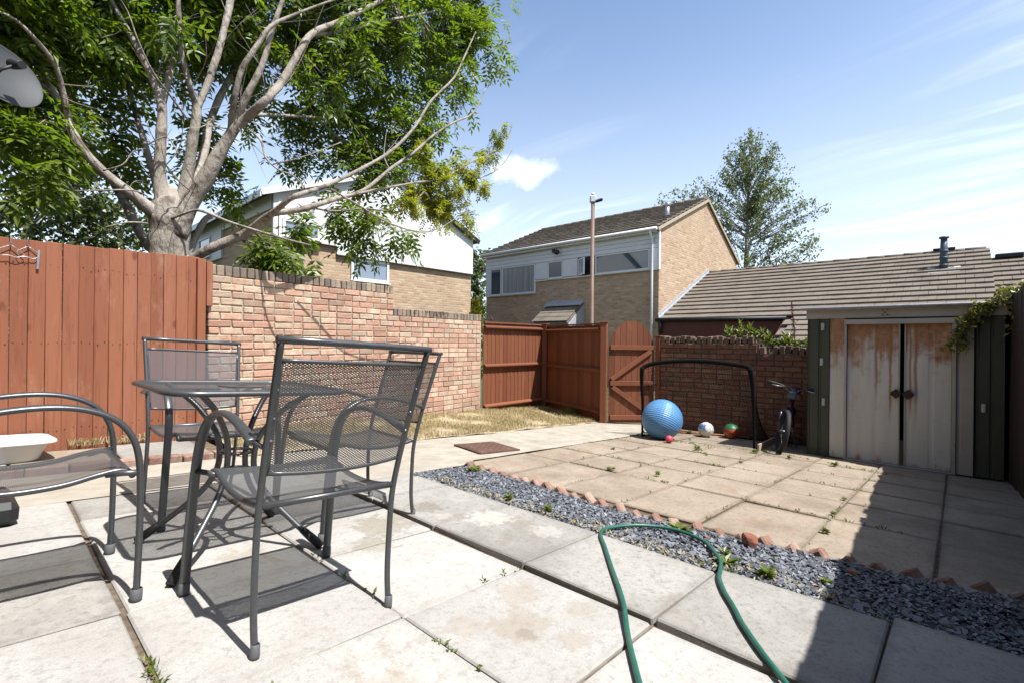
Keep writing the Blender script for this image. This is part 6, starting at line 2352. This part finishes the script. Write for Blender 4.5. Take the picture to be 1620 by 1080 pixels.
def gymmat():
    m, g = newmat('blue ball vinyl')
    oc = g.n('ShaderNodeTexCoord').outputs['Object']
    s = g.n('ShaderNodeSeparateXYZ', {0: oc})
    rad = g.vmath('LENGTH', oc)
    lat = g.math('ARCSINE', g.math('DIVIDE', s.outputs[2], rad))
    rings = g.math('SINE', g.math('MULTIPLY', lat, 62.0))
    lon = g.math('ARCTAN2', s.outputs[1], s.outputs[0])
    h = g.math('ADD', g.math('MULTIPLY', rings, .5), g.math('MULTIPLY', g.math('SINE', g.math('MULTIPLY', lon, 40.0)), .12))
    band = g.smooth(g.math('ABSOLUTE', lat), 1.05, .8)
    h = g.math('MULTIPLY', h, band)
    c = g.mix(g.smooth(g.noise(pos(g), 6, 5, .6), .4, .75), (.085, .25, .50), (.12, .29, .52))
    c = g.mix(g.math('MULTIPLY', g.smooth(rings, .2, -.8), .25), c, (.055, .17, .36))
    return finish(m, g, c, .42, 0, h, .55, .006, .45)


def footmat(name, base, spots, sc, thr, seedv, extra=None):
    m, g = newmat(name)
    oc = g.n('ShaderNodeTexCoord').outputs['Object']
    V = g.vmath('ADD', g.scalevec(oc, (sc, sc, sc)), (seedv, seedv * .7, 0))
    vor = g.n('ShaderNodeTexVoronoi', {'Vector': V, 'Scale': 1.0}, feature='F1')
    n = g.noise(V, .8, 3, .5)
    c = g.mix(g.smooth(n, thr, thr + .04), base, spots)
    if extra:
        s = g.n('ShaderNodeSeparateXYZ', {0: oc})
        f_ = g.math('MULTIPLY', g.smooth(s.outputs[2], .035, .045), g.smooth(g.noise(V, .6, 2, .5), .36, .40))
        c = g.mix(f_, c, extra[0])
        f2 = g.smooth(g.noise(V, 2.6, 3, .6), .56, .60)
        c = g.mix(g.math('MULTIPLY', f2, g.smooth(s.outputs[2], .03, -.02)), c, extra[1])
    ed_ = g.n('ShaderNodeTexVoronoi', {'Vector': g.scalevec(oc, (13, 13, 13)), 'Scale': 1.0}, feature='DISTANCE_TO_EDGE').outputs[0]
    c = g.mix(g.math('MULTIPLY', g.smooth(ed_, .05, .0), .35), c, (.1, .1, .1))
    return finish(m, g, c, .4, 0, g.smooth(ed_, .0, .06), .3, .004, .45)


b1 = sphere('gym_ball', .262, gymmat(), 48, 32)
b1.location = (6.04, 2.865, gz(6.04) + .260)
b1.rotation_euler = (.5, .35, 1.0)
tag(b1, 'large blue ribbed exercise ball inside the left side of the goal', 'ball')
b2 = sphere('ball', .048, basic('pink ball', (.62, .075, .105), (.56, .06, .09), 20, rough=.4))
b2.location = (5.80, 2.655, gz(5.8) + .047)
tag(b2, 'small pink ball in front of the large blue ball', 'ball')
b3 = sphere('football', .105, footmat('white ball', (.74, .71, .64), (.10, .24, .50), 11, .57, 1.4))
b3.location = (6.86, 2.60, gz(6.86) + .104)
tag(b3, 'white football with blue patches under the goal net', 'ball')
b4 = sphere('football', .105, footmat('orange ball', (.60, .12, .03), (.66, .40, .10), 12, .58, 4.1, ((.02, .17, .075), (.12, .03, .02))))
b4.location = (7.06, 2.325, gz(7.06) + .104)
tag(b4, 'orange and green patterned football beside the white one', 'ball')


def ring_tube(R0, r0, n=40, k=10):
    m_ = MB()
    for i in range(n):
        a = 2 * math.pi * i / n
        for j in range(k):
            b = 2 * math.pi * j / k
            m_.v.append(((R0 + r0 * math.cos(b)) * math.cos(a), r0 * math.sin(b) * 1.0, (R0 + r0 * math.cos(b)) * math.sin(a)))
    for i in range(n):
        for j in range(k):
            m_.f.append((i * k + j, ((i + 1) % n) * k + j, ((i + 1) % n) * k + (j + 1) % k, i * k + (j + 1) % k))
            m_.s.append(True)
    return m_


def bicycle():
    # local: +x forward, z up, origin on the ground under the front wheel's axle
    t = thing('bicycle', 'small dark child\'s bicycle parked nose out between the goal and the shed', 'bicycle')
    RW = .235
    blk = MAT['black_plastic']
    frm = basic('dark bike paint', (.035, .03, .05), (.05, .03, .06), 20, rough=.3)
    mag = basic('dark magenta bike paint', (.07, .012, .03), rough=.35)
    for (x, steer) in ((0, R(14)), (-.86, 0)):
        M = Matrix.Translation((x, 0, RW + .022)) @ Matrix.Rotation(steer, 4, 'Z')
        w_ = ring_tube(RW, .026)
        ty = MB()
        ty.add([M @ Vector(v) for v in w_.v], w_.f, True)
        wh_ = ty.build('tyre', MAT['black_rubber'], t)
        w2 = ring_tube(RW - .03, .012, 40, 8)
        rm = MB()
        rm.add([M @ Vector(v) for v in w2.v], w2.f, True)
        rm.build('rim', MAT['black_plastic'], wh_)
        sp_ = MB()
        for q in range(20):
            a = 2 * math.pi * q / 20
            sp_.tube([M @ Vector((math.cos(a + .5 * (-1) ** q) * .02, .02 * (-1) ** q, math.sin(a + .5 * (-1) ** q) * .02)), M @ Vector((math.cos(a) * (RW - .03), 0, math.sin(a) * (RW - .03)))], .0014, 4, caps=False)
        sp_.tube([M @ Vector((0, -.05, 0)), M @ Vector((0, .05, 0))], .018, 10)
        sp_.build('spokes', MAT['grey_metal'], wh_)
    S = Matrix.Rotation(R(14), 4, 'Z')
    ax = Vector((0, 0, RW + .022))
    ctop, cbot = Vector((-.13, 0, .67)), Vector((-.09, 0, .54))
    m_ = MB()
    for s_ in (-1, 1):
        m_.tube([ax + S @ Vector((0, .055 * s_, 0)), S @ Vector((-.045, .055 * s_, .42)), S @ Vector((-.07, .05 * s_, .50))], .017, 8)
    m_.tube([S @ Vector((-.07, -.055, .50)), S @ Vector((-.07, .055, .50))], .022, 8)
    m_.build('fork', frm, t)
    m_ = MB()
    m_.tube([cbot, ctop], .026, 10)
    bb_, st_, ra = Vector((-.50, 0, .27)), Vector((-.58, 0, .58)), Vector((-.86, 0, RW + .022))
    m_.tube([cbot + Vector((-.01, 0, .02)), bb_], .022, 10)
    m_.tube([ctop + Vector((0, 0, -.03)), st_], .018, 10)
    m_.tube([bb_, st_ + Vector((-.02, 0, .05))], .018, 10)
    for s_ in (-1, 1):
        m_.tube([bb_, ra + Vector((0, .05 * s_, 0))], .011, 8)
        m_.tube([st_, ra + Vector((0, .05 * s_, 0))], .010, 8)
    m_.build('frame', mag, t)
    m_ = MB()
    m_.tube([ctop, ctop + Vector((.01, 0, .06)), ctop + S @ Vector((.07, 0, .085))], .017, 8)
    m_.tube([ctop + S @ Vector((.07, -.03, .085)), ctop + S @ Vector((.07, .03, .085))], .022, 10)
    m_.build('stem', frm, t)
    m_ = MB()
    hb = [ctop + S @ Vector(p) for p in ((.02, -.27, .13), (.06, -.14, .125), (.07, -.05, .088), (.07, .05, .088), (.06, .14, .125), (.02, .27, .13))]
    m_.tube(spline(hb, 4), .0115, 8)
    h_ = m_.build('handlebar', blk, t)
    for s_ in (-1, 1):
        m_ = MB()
        m_.tube([ctop + S @ Vector((.035, .175 * s_, .128)), ctop + S @ Vector((.018, .285 * s_, .131))], .0185, 10)
        m_.build('grip', MAT['black_rubber'], h_)
        m_ = MB()
        m_.tube([ctop + S @ Vector((.07, .12 * s_, .11)), ctop + S @ Vector((.10, .18 * s_, .105)), ctop + S @ Vector((.085, .24 * s_, .11))], .006, 6)
        m_.build('brake_lever', MAT['zinc'], h_)
    m_ = MB()
    m_.box(ctop + S @ Vector((.085, -.01, .03)), (.05, .10, .10), None, .02)
    m_.build('number_plate', MAT['blue_pipe'], t)
    m_ = MB()
    for q in range(4):
        y_ = -.03 + q * .02
        m_.tube(spline([ctop + S @ Vector((.08, y_ * 5, .11)), ctop + S @ Vector((.15, y_ * 2, .07)), ctop + Vector((.02, y_ * .5, -.05)), cbot + Vector((-.06, y_, -.03))], 3), .003, 5)
    m_.build('cables', blk, t)
    m_ = MB()
    m_.tube([st_ + Vector((-.01, 0, 0)), st_ + Vector((-.03, 0, .12))], .012, 8)
    m_.build('seat_post', MAT['zinc'], t)
    m_ = MB()
    m_.tube([st_ + Vector((.12, 0, .135)), st_ + Vector((.02, 0, .145)), st_ + Vector((-.08, 0, .15)), st_ + Vector((-.15, 0, .165))], [.018, .03, .07, .06], 12, refv=(0, 1, 0), ry=.014)
    m_.build('saddle', blk, t)
    m_ = MB()
    m_.lathe([(0, -.006), (.075, -.006), (.078, 0), (.075, .006), (0, .006)], 20, bb_ + Vector((0, -.05, 0)), Matrix.Rotation(R(90), 3, 'X'))
    m_.tube([bb_ + Vector((0, -.065, 0)), bb_ + Vector((.06, -.075, .11))], .010, 8)
    m_.tube([bb_ + Vector((0, .065, 0)), bb_ + Vector((-.06, .075, -.11))], .010, 8)
    m_.tube([bb_ + Vector((0, -.07, 0)), bb_ + Vector((0, .07, 0))], .016, 8)
    cr = m_.build('crank', MAT['zinc'], t)
    for s_, d in ((-1, Vector((.06, -.12, .11))), (1, Vector((-.06, .12, -.11)))):
        m_ = MB()
        m_.box(bb_ + d, (.085, .085, .022), None, .005)
        m_.build('pedal', blk, cr)
    m_ = MB()
    m_.tube([bb_ + Vector((-.06, .05, -.02)), bb_ + Vector((-.10, .14, -.24))], .008, 8)
    m_.build('kickstand', MAT['zinc'], t)
    hdg = math.atan2(-.13, -.86)
    M = Matrix.Translation((6.37, 1.555, gz(6.37))) @ Matrix.Rotation(TILT, 4, 'Y') @ Matrix.Rotation(hdg, 4, 'Z') @ Matrix.Rotation(R(-9), 4, 'X')
    t.matrix_basis = M
    return t


bicycle()

# ------------------------------------------------------------------ weeds in the joints
def rosette(seed, n, L, up_):
    r_ = random.Random(seed)
    m_ = MB()
    for q in range(n):
        a = q * 2.4 + r_.uniform(-.5, .5)
        f_ = r_.random()
        d = Vector((math.cos(a), math.sin(a), up_ * (.3 + f_)))
        c = Vector((math.cos(a), math.sin(a), 0)) * L * .25 * r_.random() + Vector((0, 0, up_ * L * .5 * f_))
        add_leaf(m_, c, d, Vector((0, 0, 1)), L * r_.uniform(.5, 1.1), L * r_.uniform(.28, .5))
    return new_mesh('weed', m_.v, m_.f)


ros = [rosette(1, 34, .050, .6), rosette(2, 44, .045, .9), rosette(3, 24, .060, .4), rosette(4, 48, .036, 1.2)]
WL_ = [
    (2.66, 1.15, 1.5, 2, 'round leaved weed on the slate just above the top of the hose loop'),
    (2.50, 1.30 - .45, .9, 0, 'small weed on the slate inside the hose loop'),
    (3.30, .56, 1.1, 3, 'bright weed in the slab joint above the sunlit end of the saw tooth edging'),
    (3.80, .60, .7, 1, 'weed at the crossing of slab joints left of the broad shade edge'),
    (4.70, 2.80, .8, 0, 'weed tuft in the yard joint nearest the manhole cover'),
    (3.89, 1.88, 1.1, 3, 'spiky weed in the middle of the yard below the goal'),
    (6.32, 3.28, 1.0, 1, 'weed clump at the left foot of the goal'),
    (5.55, 2.20, 1.7, 3, 'bushy weed in front of the orange ball'),
    (6.02, 1.72, 1.4, 1, 'weed clump by the right foot of the goal'),
    (5.98, 1.36, 1.2, 3, 'weed in front of the bicycle wheel'),
    (5.95, .93, 1.4, 1, 'spreading weed against the sill of the shed left of its doors'),
    (2.70, 2.90, 1.5, 2, 'green weed at the far tip of the slate strip'),
    (2.32, 2.16, 1.2, 1, 'weed at the near edge of the slate strip left of the hose'),
    (2.33, 1.84, 1.3, 3, 'straggly weed half way along the near edge of the slate'),
    (2.37, .80, 1.3, 2, 'yellow green weed leaf cluster touching the right run of the hose'),
    (2.36, .62, 1.4, 1, 'weed at the near slate edge right of the hose'),
    (2.50, .42, .9, 0, 'weed where the shade edge crosses the slate'),
    (.50, 1.30, .9, 3, 'weed in the pale slab joint below the nearest chair'),
    (5.2, 1.62, .8, 0, 'flat weed in the yard halfway between shed and goal'),
    (4.35, .62, .7, 0, 'weed in the slab joint close to the shed doors'),
    (7.2, 2.1, 1.9, 1, 'leafy weed at the base of the shaded wall right of the orange ball'),
    (6.9, 2.86, 1.5, 1, 'dark weed between the blue ball and the white football'),
    (3.75, 2.25, 1.0, 2, 'weed on the long yard joint below the blue ball'),
    (2.2, 3.0, .7, 0, 'little weed at the corner where slate meets path and patio'),
]
for (x, y, s_, k, lab) in WL_:
    o = obj('weed', ros[k], MAT['leaf_weed'])
    o.location = (x, y, gz(x) + (.006 if x < 2.2 or x > 2.8 else .004))
    o.scale = (s_ * .8, s_ * .8, s_ * .7)
    o.rotation_euler = (0, TILT, rng.uniform(0, 6))
    tag(o, lab, 'weed', 'weeds in the paving')
# small growth along the joints
r_ = random.Random(14)
m_ = MB()
lines = []
for x in (3.70,):
    lines.append(((x, .1), (x, 2.6), 110))
for x in (4.28, 4.85, 5.42, 6.0):
    lines.append(((x, .4), (x, 3.1), 70))
for y in (.60, 1.13, 1.645, 2.17, 2.69):
    lines.append(((2.9, y), (6.4, y), 26))
lines += [((5.9, .5), (6.45, 2.0), 160), ((5.6, 3.15), (6.6, 3.3), 110), ((5.3, 2.0), (6.3, 2.6), 120), ((6.2, 1.5), (5.9, 3.0), 110), ((4.7, 3.2), (5.6, 3.2), 60), ((.31, 1.42), (.31, 1.75), 60), ((.97, 1.0), (.98, 2.2), 26), ((-.3, 2.05), (.3, 2.03), 12), ((1.0, 1.41), (1.6, 1.41), 9),
          ((2.23, 1.5), (2.3, 2.9), 60), ((2.3, .2), (2.25, 1.2), 40)]
for (a, b, n) in lines:
    a, b = Vector((*a, 0)), Vector((*b, 0))
    nc = max(3, int(n / 3.5))
    cs = [r_.random() for _ in range(nc)]
    for q in range(n):
        f_ = min(1, max(0, r_.choice(cs) + r_.gauss(0, .015)))
        p = a.lerp(b, f_) + Vector((r_.gauss(0, .008), r_.gauss(0, .008), 0))
        p.z = gz(p.x) + .002
        add_leaf(m_, p, rvec(r_) + Vector((0, 0, .9)), Vector((0, 0, 1)) + rvec(r_) * .4, r_.uniform(.012, .034), r_.uniform(.006, .013))
stuff(obj('joint_growth', new_mesh('joint_growth', m_.v, m_.f), MAT['leaf_weed']), 'sparse green growth in the paving joints', 'ground cover')
# dry litter along the near edge of the slate
m_ = MB()
for q in range(420):
    y = r_.uniform(.3, 2.9)
    x = (2.24 if y > .8 else 2.31) + abs(r_.gauss(0, .05))
    add_leaf(m_, Vector((x, y, gz(x) + .012 + r_.uniform(0, .008))), rvec(r_) + Vector((0, 0, .2)), Vector((0, 0, 1)), r_.uniform(.015, .04), r_.uniform(.005, .012))
stuff(obj('leaf_litter', new_mesh('leaf_litter', m_.v, m_.f), MAT['straw']), 'dry leaf litter along the near edge of the slate', 'leaf litter')
